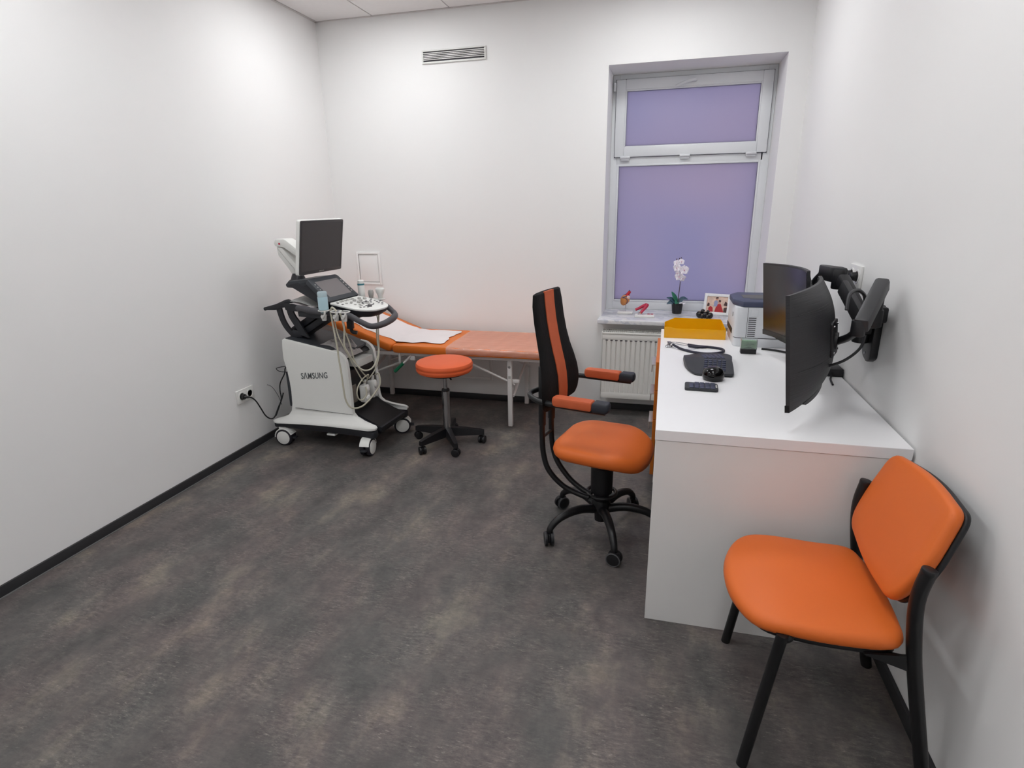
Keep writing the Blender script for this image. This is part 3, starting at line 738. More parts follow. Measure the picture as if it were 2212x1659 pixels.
# ------------------------------------------------------------------ ultrasound machine (local X = towards the operator side, Y = away from the viewer)
us = thing('ultrasound_machine', 'white and dark grey ultrasound machine on casters with monitor and keyboard', 'ultrasound machine', (-2.0, 3.18, 0), R(-4))
def lerp(a, b, t): return a+(b-a)*t
prow = [(-.262, .699, .100, .641, .163), (-.276, .690, .128, .634, .166), (-.281, .655, .158, .612, .167), (-.283, .620, .174, .585, .167), (-.284, .565, .181, .535, .167), (-.268, .49, .183, .46, .167), (-.260, .42, .1845, .40, .167), (-.257, .355, .1855, .33, .168),
        (-.260, .27, .1865, .28, .170), (-.268, .225, .192, .25, .174), (-.290, .198, .215, .228, .183), (-.335, .178, .275, .209, .200), (-.375, .166, .330, .199, .215), (-.395, .160, .362, .193, .224), (-.400, .152, .370, .182, .230), (-.396, .144, .364, .168, .232)]
def panel(s_, off):
    def f(u, v):
        t_ = v*(len(prow)-1); i = min(int(t_), len(prow)-2); k = t_-i
        xr, zr, xf, zf, y = [lerp(a, b, k) for a, b in zip(prow[i], prow[i+1])]
        low = max(0, (v-.6)/.4)
        round_ = .026*low*max(0, (abs(2*u-1)-.86)/.14)**2
        bow = .012*low*(1-(2*u-1)**2)
        return (lerp(xr, xf, u), s_*(y-off*(1+.9*low)-round_*(1 if off == 0 else -.2)), lerp(zr, zf, u)+bow)
    return f
for s_ in (-1, 1):
    mb = MB(); mb.slab(panel(s_, 0), panel(s_, .026), 40, 45); sp = mb.build('side_panel', 'scanner_white', us, sharp=50)
    if s_ < 0:
        mb = MB(); mb.slab(lambda u, v: (lerp(-.235, .195, u), -.1785-.0015*v, .247-.004*u+.0012*v), lambda u, v: (lerp(-.235, .195, u), -.170, .247-.004*u+.0012*v), 20, 1); mb.build('panel_seam', 'key_dark', sp)
        MT = Matrix(((.74, 0, 0, -.066), (0, 0, -1, -.1685), (.075, 1, 0, .472), (0, 0, 0, 1)))
        text_part('S\u039bMSUNG', .055, .0008, 'letter_grey', 'logo', sp, MT)
prof = [(-.250, .13), (-.262, .25), (-.258, .45), (-.27, .60), (-.262, .676), (.095, .622), (.14, .598), (.15, .582), (.03, .576), (.03, .522), (.168, .508), (.176, .49), (.176, .262), (.20, .240), (.30, .196), (.362, .172), (.372, .150), (.36, .125), (.20, .112), (-.35, .112), (-.375, .135), (-.36, .15)]
mb = MB(); mb.prism(prof, -.141, .141, M=XZ(0)); mb.build('body_core', 'scanner_black', us)
mb = MB(); mb.slab(lambda u, v: (lerp(-.255, .118, u)-.02*(2*v-1)**2*(1-u)*0+.028*(u**6)*(1-(2*v-1)**2), lerp(-.160, .160, v), lerp(.703, .646, u)-.018*u**8), lambda u, v: (lerp(-.255, .118, u)+.028*(u**6)*(1-(2*v-1)**2), lerp(-.160, .160, v), lerp(.690, .633, u)-.018*u**8), 20, 10)
mb.build('top_cover', 'scanner_dark', us)
mb = MB(); mb.slab(lambda u, v: (lerp(.178, .375, u), lerp(-.150, .150, v), lerp(.262, .172, u**.6)-.004), lambda u, v: (lerp(.176, .368, u), lerp(-.150, .150, v), lerp(.240, .140, u)), 10, 4); mb.build('front_deck', 'scanner_darker', us)
mb = MB(); mb.prism(roundpoly([(-.388, -.222), (-.30, -.208), (.20, -.205), (.362, -.222), (.362, -.16), (.25, -.13), (.25, .13), (.362, .16), (.362, .222), (.2, .205), (-.30, .208), (-.388, .222)], .02, 3), .112, .160, .012); mb.build('base', 'scanner_darker', us)
mb = MB(); mb.b2((.0, -.20, .094), (.06, -.16, .106), .003); mb.build('base_tab', 'scanner_white', us)
mb = MB(); mb.prism(roundpoly([(-.30, .20), (-.264, .20), (-.264, .60), (-.285, .60)], .004, 2), -.12, .12, M=XZ(0)); mb.build('rear_cover', 'scanner_darker', us)
mb = MB(); mb.b2((-.345, -.10, .22), (-.298, -.03, .46), .01); mb.build('power_supply', 'scanner_dark', us)
mb = MB(); mb.b2((.06, -.075, .523), (.205, .085, .569), .004); mb.build('thermal_printer', 'connector', us, 'white box in the front slot')
def big_caster(x, y, ang):
    ca, sa = math.cos(ang), math.sin(ang); M = T(x, y, 0, rz=ang)
    mb = MB(); mb.cyl((-.018, 0, .085), (-.018, 0, .118), .022, n=18, M=M)
    arc = [(.0625*math.cos(a), .0625*math.sin(a)+.0555) for a in [R(20+16*k) for k in range(11)]]; arc2 = [(.055*math.cos(a), .055*math.sin(a)+.0555) for a in [R(180-16*k) for k in range(11)]]
    mb.prism(arc+arc2, -.031, .031, .002, 1, M=M @ Matrix(((1, 0, 0, 0), (0, 0, 1, 0), (0, 1, 0, 0), (0, 0, 0, 1))))
    c = mb.build('caster', 'scanner_white', us)
    for k in (-1, 1):
        MB().cyl(M @ Vector((0, k*.006, .055)), M @ Vector((0, k*.033, .055)), .055, n=36, bev=.006).build('tyre', 'tyre', c)
        MB().cyl(M @ Vector((0, k*.030, .055)), M @ Vector((0, k*.0355, .055)), .0445, n=32, bev=.002).build('wheel_cap', 'scanner_white', c)
    mb = MB(); mb.b2((.045, -.018, .045), (.078, .018, .056), .004, M=M); mb.build('brake_pedal', 'scanner_darker', c)
big_caster(-.315, -.205, R(8)); big_caster(.300, -.205, R(-82)); big_caster(.318, .200, R(28)); big_caster(-.315, .205, R(30))
# rear handle with slotted uprights
for y in (-.105,):
    mb = MB(); mb.prism(roundpoly([(-.430, .862), (-.426, .880), (-.33, .905), (-.245, .938), (-.215, .925), (-.23, .893), (-.30, .880), (-.335, .866)], .012, 3), y-.014, y+.014, .004, M=XZ(0))
    OL = spline([(-.338, y, .880), (-.318, y, .80), (-.288, y, .745), (-.235, y, .690)]); HL = spline([(-.302, y, .890), (-.286, y, .815), (-.254, y, .756), (-.200, y, .695)])
    HR = spline([(-.264, y, .895), (-.249, y, .830), (-.217, y, .776), (-.172, y, .715)]); OR = spline([(-.222, y, .915), (-.207, y, .845), (-.168, y, .788), (-.120, y, .700)])
    def at_(P, u):
        t_ = u*(len(P)-1); k = min(int(t_), len(P)-2); return P[k].lerp(P[k+1], t_-k)
    for A_, B_ in ((OL, HL), (HR, OR)):
        mb.slab(lambda u, v: at_(A_, u).lerp(at_(B_, u), v)+Vector((0, -.007, 0)), lambda u, v: at_(A_, u).lerp(at_(B_, u), v)+Vector((0, .007, 0)), 18, 2)
    mb.b2((-.240, y-.0068, .700), (-.170, y+.0068, .742), .003)
    mb.build('handle_upright', 'scanner_darker', us)
mb = MB(); mb.cyl((-.418, -.118, .871), (-.418, .02, .871), .011, n=14); mb.build('rear_handle', 'scanner_darker', us)
# lift arm
mb = MB(); da = Vector((.215, 0, .125)).normalized(); M = frame(Vector((-.125, -.02, .785)), da, Vector((0, 1, 0)), Vector((-da.z, 0, da.x)))
mb.b2((-.17, -.062, -.045), (.17, .062, -.004), .01, M=M); mb.b2((-.16, -.055, .002), (.17, .055, .045), .01, M=M); mb.build('lift_arm', 'scanner_darker', us)
mb = MB(); mb.cyl((-.24, -.09, .715), (-.24, .09, .715), .03, n=20); mb.cyl((.03, -.075, .835), (.03, .075, .835), .032, n=20); mb.build('arm_joint', 'scanner_black', us)
# console
KX, KZ = (.095, .405), (.934, .884)
kt = math.atan2(KZ[0]-KZ[1], KX[1]-KX[0])
MK = Matrix.Translation((KX[0], 0, KZ[0])) @ Matrix.Rotation(kt, 4, 'Y')
ko = roundpoly([(0, -.155), (.19, -.162), (.262, -.10), (.278, 0), (.262, .095), (.17, .160), (0, .155)], [.012, .10, .10, .08, .10, .10, .012], 6)
mb = MB(); mb.prism(ko, -.012, .0, .004, 2, M=MK); kb = mb.build('keyboard_panel', 'scanner_white', us)
mb = MB(); mb.loft([[(c0[0]*f+.02*(1-f)*3, c0[1]*f, z) for c0 in ko] for f, z in ((.985, -.0125), (.97, -.03), (.86, -.052), (.60, -.062))], M=MK); mb.build('console_body', 'scanner_darker', us)
def key(mb, x, y, sx, sy, h=.004, M=MK): mb.b2((x-sx/2, y-sy/2, -.0005), (x+sx/2, y+sy/2, h), min(sx, sy)*.22, 2, M=M)
g = MB(); d = MB()
for k in range(7): key(g, .030+.004*(k % 2), -.115+k*.026, .016, .014, .006)
for (x, y) in ((.075, -.09), (.09, -.065), (.075, -.04), (.125, -.075), (.14, -.05), (.165, -.085), (.16, -.06)): key(g, x, y, .013, .015, .005)
for (x, y) in ((.07, .0), (.095, .03), (.06, .07), (.08, .10), (.11, -.015)): g.lathe([(0, 0), (.011, 0), (.011, .010), (.009, .012), (0, .012)], 14, M=MK @ T(x, y, 0))
for (x, y) in ((.045, -.135), (.075, -.13), (.185, -.11), (.19, -.08), (.18, -.04), (.205, -.06), (.15, .06), (.13, .085), (.165, .105), (.19, .085), (.2, .11), (.22, .075), (.14, .12), (.17, .13), (.11, .125), (.115, .06)): key(d, x, y, .010, .016, .003)
d.tube([(.155+.034*math.cos(a), .015+.034*math.sin(a), .001) for a in [R(110+14*k) for k in range(12)]], .004, 8, M=MK); d.tube([(.155+.036*math.cos(a), .015+.036*math.sin(a), .001) for a in [R(-35+14*k) for k in range(7)]], .0035, 8, M=MK)
d.lathe([(0, 0), (.014, 0), (.013, .010), (0, .011)], 16, M=MK @ T(.200, -.035, 0))
g.build('keys', 'key_grey', kb)['kind'] = 'stuff'; d.build('dark_keys', 'key_dark', kb)['kind'] = 'stuff'
mb = MB(); mb.sph((.155, .015, -.002), (.018, .018, .010), 18, M=MK); mb.build('trackball', 'key_grey', kb)
# touch screen unit
tt = Vector((-.135, 0, .118)); tl = tt.length; tu = tt.normalized(); tn = Vector((tu.z, 0, -tu.x))
MTS = frame(Vector((.092, 0, .944)), Vector((0, 1, 0)), tu, tn)
mb = MB(); mb.prism(roundpoly([(-.158, -.005), (.158, -.005), (.150, tl), (.135, tl+.012), (-.135, tl+.012), (-.150, tl)], [.006, .006, .01, .02, .02, .01], 4), -.030, 0, .005, M=MTS); ts = mb.build('touch_unit', 'scanner_dark', us)
mb = MB(); mb.b2((-.112, .024, -.001), (.112, tl-.022, .0012), .0008, 1, M=MTS); mb.build('touch_screen', 'touch_off', ts, 'grey blank touch screen')
mb = MB()
for k in range(5): mb.b2((.124, .035+k*.024, 0), (.134, .044+k*.024, .0025), .001, M=MTS); mb.b2((-.134, .045+k*.022, 0), (-.126, .052+k*.022, .0025), .001, M=MTS)
mb.build('touch_buttons', 'key_grey', ts)['kind'] = 'stuff'
mb = MB(); mb.loft([[(x0, y, z) for x0, y, z in ((.045, -.14*w_, .905), (.045, .14*w_, .905), (-.20+dx, .14*w_, 1.03), (-.20+dx, -.14*w_, 1.03))] for w_, dx in ((1, 0),)] + [[(.085, -.135, .935), (.085, .135, .935), (-.06, .13, 1.058), (-.06, -.13, 1.058)]]); mb.build('touch_support', 'scanner_darker', us)
mb = MB(); mb.prism(roundpoly([(-.215, 1.012), (-.225, 1.030), (-.20, 1.052), (-.06, 1.065), (-.045, 1.05), (-.10, 1.01)], .008, 3), -.135, .135, .006, M=XZ(0)); mb.build('console_spine', 'scanner_dark', us)
mb = MB(); mb.lathe([(0, 1.005), (.05, 1.005), (.062, 1.02), (.062, 1.04), (.045, 1.052), (.036, 1.075), (.030, 1.088), (0, 1.088)], 28, M=T(-.215, -.02, 0)); mb.build('monitor_pivot', 'scanner_darker', us)
# white articulated monitor arm
mb = MB(); mb.prism(roundpoly([(-.340, 1.275), (-.325, 1.296), (-.262, 1.298), (-.245, 1.290), (-.10, 1.185), (-.075, 1.15), (-.10, 1.14), (-.27, 1.245), (-.335, 1.253)], .010, 4), -.055, .035, .008, M=XZ(0)); mb.build('monitor_arm', 'scanner_white', us)
mb = MB(); mb.prism(roundpoly([(-.332, 1.250), (-.29, 1.245), (-.205, 1.15), (-.185, 1.085), (-.245, 1.085), (-.258, 1.112), (-.325, 1.195)], .010, 4), -.045, .025, .008, M=XZ(0)); mb.build('monitor_arm', 'connector', us)
mb = MB(); mb.cyl((-.295, -.058, 1.268), (-.295, -.054, 1.268), .006, n=12); mb.build('arm_bolt', 'artery', us)
mb = MB(); mb.cyl((-.215, -.01, 1.08), (-.215, -.01, 1.10), .032, n=24); mb.build('arm_collar', 'scanner_white', us)
# monitor
mt = math.atan2(.052, .305)
MM = Matrix.Translation((-.027, 0, 1.250)) @ Matrix.Rotation(mt, 4, 'Y') @ Matrix(((0, 0, 1, 0), (1, 0, 0, 0), (0, 1, 0, 0), (0, 0, 0, 1)))
hw, hh = .207, .157
mb = MB(); mb.prism(rrect(-hw-.003, hw+.003, -hh-.003, hh+.003, .014), -.028, -.003, .004, M=MM); mb.prism(rrect(-.15, .15, -.11, .11, .03), -.045, -.026, .012, M=MM); mon = mb.build('monitor_case', 'scanner_white', us)
mb = MB(); mb.prism(rrect(-hw, hw, -hh, hh, .012), -.004, .002, .0015, M=MM); mb.build('bezel', 'screen_off', mon)
mb = MB(); mb.b2((-hw+.012, -hh+.020, .0012), (hw-.016, hh-.012, .0028), 0, M=MM); mb.build('screen', 'screen_off', mon, 'dark grey blank screen')
mb = MB(); mb.b2((hw-.016, -hh+.020, .0012), (hw-.012, hh-.016, .0032), 0, M=MM); mb.build('screen_edge', 'scanner_black', mon)
text_part('SAMSUNG', .010, .0002, 'key_grey', 'logo', mon, MM @ T(.0, -hh+.010, .0022))
mb = MB(); mb.tube([(-.075, 0, 1.215), (-.12, -.01, 1.185)], .028, 14, smooth=False); mb.build('monitor_mount', 'scanner_white', us)
# side rails, grab handle
mb = MB(); mb.tube([(-.13, -.16, .895), (-.02, -.20, .892), (.08, -.212, .888), (.17, -.216, .886), (.26, -.214, .876), (.33, -.206, .842), (.385, -.180, .812), (.415, -.11, .812), (.424, -.03, .822), (.410, .045, .830), (.375, .11, .834), (.325, .165, .842), (.275, .195, .860), (.20, .212, .882), (.08, .212, .890), (-.02, .20, .892), (-.13, .16, .895)], [.019, .020, .021, .020, .018, .016, .017, .019, .020, .020, .018, .016, .018, .020, .021, .020, .019], 12); mb.build('grab_handle', 'scanner_grip', us)
mb = MB(); mb.slab(lambda u, v: (lerp(-.10, .26, u), lerp(-.205, .205, v), .880-.02*u), lambda u, v: (lerp(-.10, .24, u), lerp(-.20, .20, v), .852-.016*u), 8, 4); mb.build('console_tray', 'scanner_darker', us)
mb = MB(); mb.tube([(.24, -.18, .85), (.245, -.18, .80), (.25, -.175, .772), (.275, -.165, .765)], .011, 10); mb.b2((.225, -.195, .79), (.262, -.165, .86), .006); mb.build('cable_hook', 'scanner_black', us)
# rear storage tray
mb = MB(); mb.slab(lambda u, v: (lerp(-.255, -.06, u), lerp(-.14, .14, v), .905-.02*u+.016*max(abs(2*v-1), 1-2*u)**8), lambda u, v: (lerp(-.25, -.05, u), lerp(-.13, .13, v), .872-.012*u), 12, 12); mb.build('rear_tray', 'scanner_darker', us)
# holders
for nm, x, y in (('cup_holder', .118, -.245), ('probe_holder', .20, -.245), ('probe_holder', .255, -.243)):
    mb = MB(); mb.tube([(x+.031*math.cos(R(30*k)), y+.031*math.sin(R(30*k)), .905-.02*(x-.1)) for k in range(12)], .003, 8, closed=True, res=3)
    mb.tube([(x+.02, y-.02, .905), (x+.018, y-.022, .885), (x-.004, y-.014, .862), (x-.02, y+.0, .87)], .006, 8)
    mb.cyl((x-.006, y+.004, .845), (x-.006, y+.004, .88), .013, .017, n=14); mb.build(nm, 'connector', us)
for x in (.06, .13, .20):
    mb = MB(); mb.tube([(x+.028*math.cos(R(30*k)), .245+.028*math.sin(R(30*k)), .902) for k in range(12)], .0045, 8, closed=True, res=3); mb.build('probe_holder', 'connector', us)
# connectors and ports on the front
for y, z in ((-.045, .345), (.045, .35)):
    mb = MB(); mb.box((.207, y, z), (.050, .052, .115), .012, 3); mb.sph((.232, y, z+.03), (.010, .020, .024), 12); mb.sph((.233, y, z-.03), (.010, .020, .022), 12); mb.cyl((.21, y, z+.05), (.218, y+.004, z+.088), .011, .007, n=14); mb.build('probe_connector', 'connector', us)
for y in (-.115, .1):
    mb = MB(); mb.b2((.175, y-.022, .305), (.183, y+.022, .42), .003); mb.build('port_plate', 'port_brown', us)
# cables (parts of the machine)
CAB = [([(.154, -.232, .895), (.161, -.232, .813), (.168, -.225, .686), (.17, -.225, .620), (.178, -.225, .515), (.180, -.222, .408), (.185, -.215, .342), (.205, -.195, .297), (.228, -.13, .284), (.248, -.06, .312), (.281, 0, .375), (.285, .02, .414), (.271, .03, .460), (.238, .044, .445)], .0055),
       ([(.217, -.235, .894), (.227, -.22, .815), (.212, -.215, .699), (.218, -.20, .654), (.232, -.17, .591), (.254, -.14, .538), (.280, -.12, .521), (.297, -.08, .525), (.299, -.03, .555), (.285, .03, .604), (.239, .10, .656), (.205, .16, .722), (.20, .20, .775), (.19, .235, .885)], .005),
       ([(.195, -.24, .905), (.170, -.222, .838), (.172, -.21, .755), (.196, -.205, .690), (.215, -.17, .595), (.231, -.10, .455), (.225, -.055, .418)], .004),
       ([(.225, -.24, .905), (.222, -.215, .797), (.23, -.19, .709), (.236, -.16, .584), (.242, -.10, .499), (.240, -.05, .452), (.224, -.042, .425)], .004),
       ([(.135, .24, .88), (.21, .17, .795), (.227, .14, .685), (.257, .08, .590), (.273, .03, .537), (.268, -.01, .487), (.236, -.03, .440)], .004),
       ([(.226, -.04, .430), (.249, -.05, .472), (.235, -.09, .458), (.222, -.13, .419), (.214, -.14, .372), (.212, -.12, .328), (.228, -.10, .323), (.243, -.08, .356), (.238, -.075, .40)], .0045),
       ([(.205, -.246, .905), (.185, -.252, .925), (.172, -.248, .918), (.154, -.234, .893)], .0055)]
for P, r in CAB: MB().tube(P, r, 8).build('probe_cable', 'cable_beige', us)

def usw(x, y, z):
    v = Matrix.Rotation(R(-4), 4, 'Z') @ Vector((x, y, z)); return (v.x-2.0, v.y+3.18, v.z)
# things resting on the machine
t = thing('gel_bottle', 'pale blue translucent gel bottle in the near cup holder', 'bottle', usw(.118, -.245, .89))
MB().lathe([(0, .0), (.016, .0), (.020, .004), (.0255, .03), (.0275, .10), (.0275, .118), (.024, .124), (0, .125)], 24).build('body', 'cup_blue', t)
MB().lathe([(.0278, .020), (.0282, .024), (.0282, .09), (.0278, .094)], 24).build('gel', 'cup_liquid', t)
t = thing('gel_bottle', 'white gel bottle with a teal band behind the touch screen', 'bottle', usw(.075, .222, .885))
MB().lathe([(0, 0), (.020, 0), (.022, .01), (.022, .105), (.019, .112), (.020, .113), (.020, .135), (.017, .138), (0, .138)], 24).build('body', 'white_plastic', t)
MB().lathe([(.0222, .106), (.0226, .108), (.0226, .114), (.0222, .116)], 24).build('band', 'cap_teal', t)
t = thing('ultrasound_probe', 'small rounded ultrasound probe in the far holder', 'probe', usw(.13, .245, .85))
MB().lathe([(0, 0), (.010, .0), (.012, .05), (.017, .075), (.019, .092), (.014, .108), (0, .112)], 20).build('body', 'key_grey', t)
t = thing('ultrasound_probe', 'wide convex ultrasound probe standing in the far holder', 'probe', usw(.20, .245, .85))
mb = MB(); mb.loft([[(a*w_, b*d_, z) for a, b in [(math.cos(R(24*k)), math.sin(R(24*k))) for k in range(15)]] for z, w_, d_ in ((0, .010, .010), (.05, .013, .012), (.075, .018, .014), (.095, .029, .015), (.112, .033, .015), (.120, .031, .012), (.125, .022, .007))]); mb.build('body', 'white_plastic', t)
def bag(off):
    def f(u, v):
        x = lerp(-.02, .165, u); y = lerp(-.135, .06, v)+.02*math.sin(u*5); n = math.sin(u*17+v*9)*math.sin(v*21-u*4)
        zb = lerp(.703, .646, (x+.255)/.373)-.018*max(0, (x+.255)/.373)**8
        edge = max(0, 1-((2*u-1)**4+(2*v-1)**4))
        return (x, y, max(zb+.001, zb+.002+(.014+.010*n)*edge**.5)+off+.022*(u > .0)*max(0, v-.6)*edge)
    return f
tb = thing('crumpled_bag', 'crumpled grey plastic bag lying on top of the ultrasound machine body', 'plastic bag', (-2.0, 3.18, 0), R(-4))
mb = MB(); mb.slab(bag(.0015), bag(0), 30, 30); mb.build('film', 'grey_bag', tb, sharp=30)
tb = thing('folded_papers', 'folded grey white papers lying in the rear tray of the ultrasound machine', 'papers', (-2.0, 3.18, 0), R(-4))
mb = MB(); mb.slab(lambda u, v: (lerp(-.235, -.07, u), lerp(-.115, .10, v), .926-.028*u+.012*math.sin(u*3)+.018*(1-u)*v), lambda u, v: (lerp(-.235, -.07, u), lerp(-.115, .10, v), .9245-.028*u+.012*math.sin(u*3)+.018*(1-u)*v-.006*v), 10, 8); mb.build('sheet', 'paper_grey', tb)
mb = MB(); mb.slab(lambda u, v: (lerp(-.22, -.05, u), lerp(-.125, -.02, v), .914-.024*u+.006*math.sin(u*9)), lambda u, v: (lerp(-.22, -.05, u), lerp(-.125, -.02, v), .911-.024*u+.006*math.sin(u*9)), 16, 4); mb.build('sheet', 'paper', tb)

# power cord of the machine
t = thing('machine_power_cable', 'black power cable plugged into the left wall socket beside the ultrasound machine', 'cable', (XL, 2.84, .366))
W2 = lambda p: (p[0]-XL, p[1]-2.84, p[2]-.366)
mb = MB(); mb.tube([W2(p) for p in ((XL+.048, 2.843, .364), (XL+.062, 2.86, .356), (-2.425, 2.886, .325), (-2.418, 2.909, .273), (-2.412, 2.933, .217), (-2.405, 2.960, .185), (-2.400, 2.985, .176), (-2.390, 3.000, .190), (-2.377, 3.020, .235), (-2.362, 3.045, .285), (-2.352, 3.06, .33))], .0042, 8); mb.build('cable', 'cable_black', t)
mb = MB(); mb.cyl((.0125, 0, 0), (.032, 0, 0), .0185, .017, n=20, bev=.002); mb.cyl((.032, 0, 0), (.055, .004, -.003), .012, .006, n=14); mb.build('plug', 'black_plastic', t)
for nm, lab, P, r in (('thin_cable', 'thin grey cable coming out of the left wall behind the machine', ((XL+.003, 3.091, .367), (-2.464, 3.095, .355), (-2.444, 3.101, .324), (-2.424, 3.105, .277), (-2.400, 3.09, .235)), .0022),
                      ('looped_cable', 'thin black cable looped behind the ultrasound machine body', ((-2.30, 3.10, .507), (-2.394, 3.096, .487), (-2.402, 3.092, .476), (-2.374, 3.093, .462), (-2.30, 3.095, .462)), .0026),
                      ('data_cable', 'black cable hanging down the back of the ultrasound machine', ((-2.30, 3.085, .51), (-2.334, 3.09, .49), (-2.348, 3.092, .45), (-2.382, 3.083, .388), (-2.384, 3.072, .338), (-2.366, 3.05, .29), (-2.375, 3.02, .23), (-2.385, 3.0, .19)), .0038)):
    tag(MB().tube(P, r, 8).build(nm, 'cable_black' if 'black' in lab else 'key_dark'), lab, 'cable')

# ------------------------------------------------------------------ monitors and wall arm
def curved_monitor(label, A, B, z0, z1, sag, roll=0, tilt=0):
    A = Vector((*A, 0)); B = Vector((*B, 0)); mid = (A+B)/2; w_ = (B-A).length; e = (B-A).normalized()
    ang = math.atan2(e.y, e.x)-PI/2
    t = thing('curved_monitor', label, 'monitor', (mid.x, mid.y, (z0+z1)/2), ang)
    t.rotation_euler = (roll, tilt, ang)
    h = (z1-z0)/2
    cx = lambda y: sag*(1-(2*y/w_)**2)
    Y = lambda u: (u-.5)*w_
    def bulge(u, v):
        s_ = min(1, max(0, (1-abs(2*u-1)**2.2))); r_ = max(0, 1-abs(2*v-1)**3)
        return .012+.048*s_*r_
    mb = MB(); mb.slab(lambda u, v: (cx(Y(u)), Y(u), lerp(-h, h, v)), lambda u, v: (cx(Y(u))+bulge(u, v), Y(u), lerp(-h, h, v)), 40, 24); hs = mb.build('housing', 'monitor_back', t)
    mb = MB(); mb.slab(lambda u, v: (cx(Y(u)*.985)-.0016, Y(u)*.985, lerp(-h+.022, h-.007, v)), lambda u, v: (cx(Y(u)*.985)+.001, Y(u)*.985, lerp(-h+.022, h-.007, v)), 40, 2); mb.build('screen', 'monitor_screen', t, 'dark blank curved screen')
    mb = MB(); mb.slab(lambda u, v: (cx(Y(u))-.003, Y(u), lerp(-h-.002, -h+.021, v)), lambda u, v: (cx(Y(u))+.010, Y(u), lerp(-h-.002, -h+.021, v)), 40, 2)
    mb.slab(lambda u, v: (cx(Y(u)*.66)+.001, Y(u)*.66, lerp(-h-.012*math.sin(PI*min(1, max(0, u)))**.25, -h+.004, v)), lambda u, v: (cx(Y(u)*.66)+.016, Y(u)*.66, lerp(-h-.012*math.sin(PI*u)**.25, -h+.004, v)), 20, 2); mb.build('bezel', 'monitor_edge', t)
    mb = MB(); mb.prism(rrect(-.055, .055, -.06, .06, .012), sag+.056, sag+.065, .002, M=Matrix(((0, 0, 1, 0), (1, 0, 0, 0), (0, 1, 0, 0), (0, 0, 0, 1)))); mb.build('mount_plate', 'arm_black', t)
    for y in (-.04, .04):
        for z in (-.045, .045): MB().cyl((sag+.064, y, z), (sag+.069, y, z), .004, n=10).build('screw', 'steel', t)
    for z, l in ((.12, .20), (-.06, .13)):
        mb = MB(); mb.tube([(cx(y)+bulge(y/w_+.5, z/(2*h)+.5)+.0004, y, z+.02*(y+.14)) for y in [-.26+l*k/8 for k in range(9)]], .0012, 6); mb.build('housing_seam', 'monitor_edge', hs)
    return t
m1 = curved_monitor('curved black monitor nearest the viewer, seen from behind', (.381, 1.892), (.592, 2.444), .822, 1.192, .034, 0, R(-6.6))
m2 = curved_monitor('curved black monitor in front of the printer, screen towards the chair', (.545, 2.425), (.470, 2.995), .860, 1.200, .036, R(-2.3), R(-5.5))
arm = thing('monitor_wall_mount', 'black two-armed monitor mount screwed to the right wall', 'monitor mount', (XR, 2.33, 1.0))
W3 = lambda x, y, z: (x-XR, y-2.33, z-1.0)
PX = lambda x, y, z: Vector(W3(x, y, z))
mb = MB(); mb.prism(roundpoly([(-.055, -.085), (-.02, -.105), (.03, -.09), (.055, -.05), (.055, .11), (-.055, .11)], .012, 4), 0, .026, .004, M=Matrix(((0, 0, -1, 0), (1, 0, 0, 0), (0, 1, 0, 0), (0, 0, 0, 1)))); pl = mb.build('wall_plate', 'arm_black', arm)
for z in (-.075, .085): MB().cyl((-.026, 0, z), (-.029, 0, z), .006, n=10).build('screw', 'steel', pl)
mb = MB(); mb.cyl(W3(.715, 2.33, .965), W3(.715, 2.33, 1.105), .028, n=24, bev=.003); mb.b2(W3(.715, 2.30, 1.0), W3(.764, 2.36, 1.06), .006); mb.b2(W3(.70, 2.20, 1.06), W3(.75, 2.33, 1.115), .008); mb.build('pivot', 'arm_black', arm)
def bar(mb, a, b, w_, h_, bev=.008):
    a = Vector(a); b = Vector(b); d = (b-a); ex = d.normalized(); ey = Vector((0, 0, 1)).cross(ex).normalized(); ez = ex.cross(ey)
    mb.b2((0, -w_/2, -h_/2), (d.length, w_/2, h_/2), bev, 2, M=frame(a, ex, ey, ez))
mb = MB(); mb.cyl(W3(.705, 2.19, 1.05), W3(.705, 2.19, 1.11), .024, n=20, bev=.003); bar(mb, W3(.715, 2.31, 1.03), W3(.705, 2.19, 1.06), .036, .03); mb.build('link', 'arm_black', arm)
mb = MB(); bar(mb, W3(.605, 1.985, 1.088), W3(.705, 2.17, 1.200), .044, .050, .010); mb.build('spring_arm', 'arm_grey', arm, 'dark grey angular cover of the near arm')
mb = MB(); bar(mb, W3(.60, 2.0, 1.075), W3(.700, 2.18, 1.165), .03, .03, .006); mb.cyl(W3(.706, 2.185, 1.07), W3(.706, 2.185, 1.165), .017, n=16); mb.build('arm_core', 'arm_black', arm)
# near monitor back centre
mc = Vector((.487, 2.168, 1.007)); mn = Vector((.946, -.324, 0))
hd = mc+mn*.106
mb = MB(); mb.cyl(PX(.602, 1.998, 1.055)[:], PX(.602, 1.998, 1.105)[:], .021, n=20, bev=.003); mb.build('arm_head', 'arm_black', arm)
mb = MB(); mb.tube([PX(.602, 1.998, 1.075), PX(.606, 2.04, 1.055), PX(.604, 2.09, 1.03), PX(hd.x, hd.y, 1.007)], .013, 10); mb.cyl(PX(hd.x, hd.y, 1.007), PX(hd.x-.01*mn.x, hd.y-.01*mn.y, 1.007), .03, n=18); mb.build('tilt_head', 'arm_black', arm)
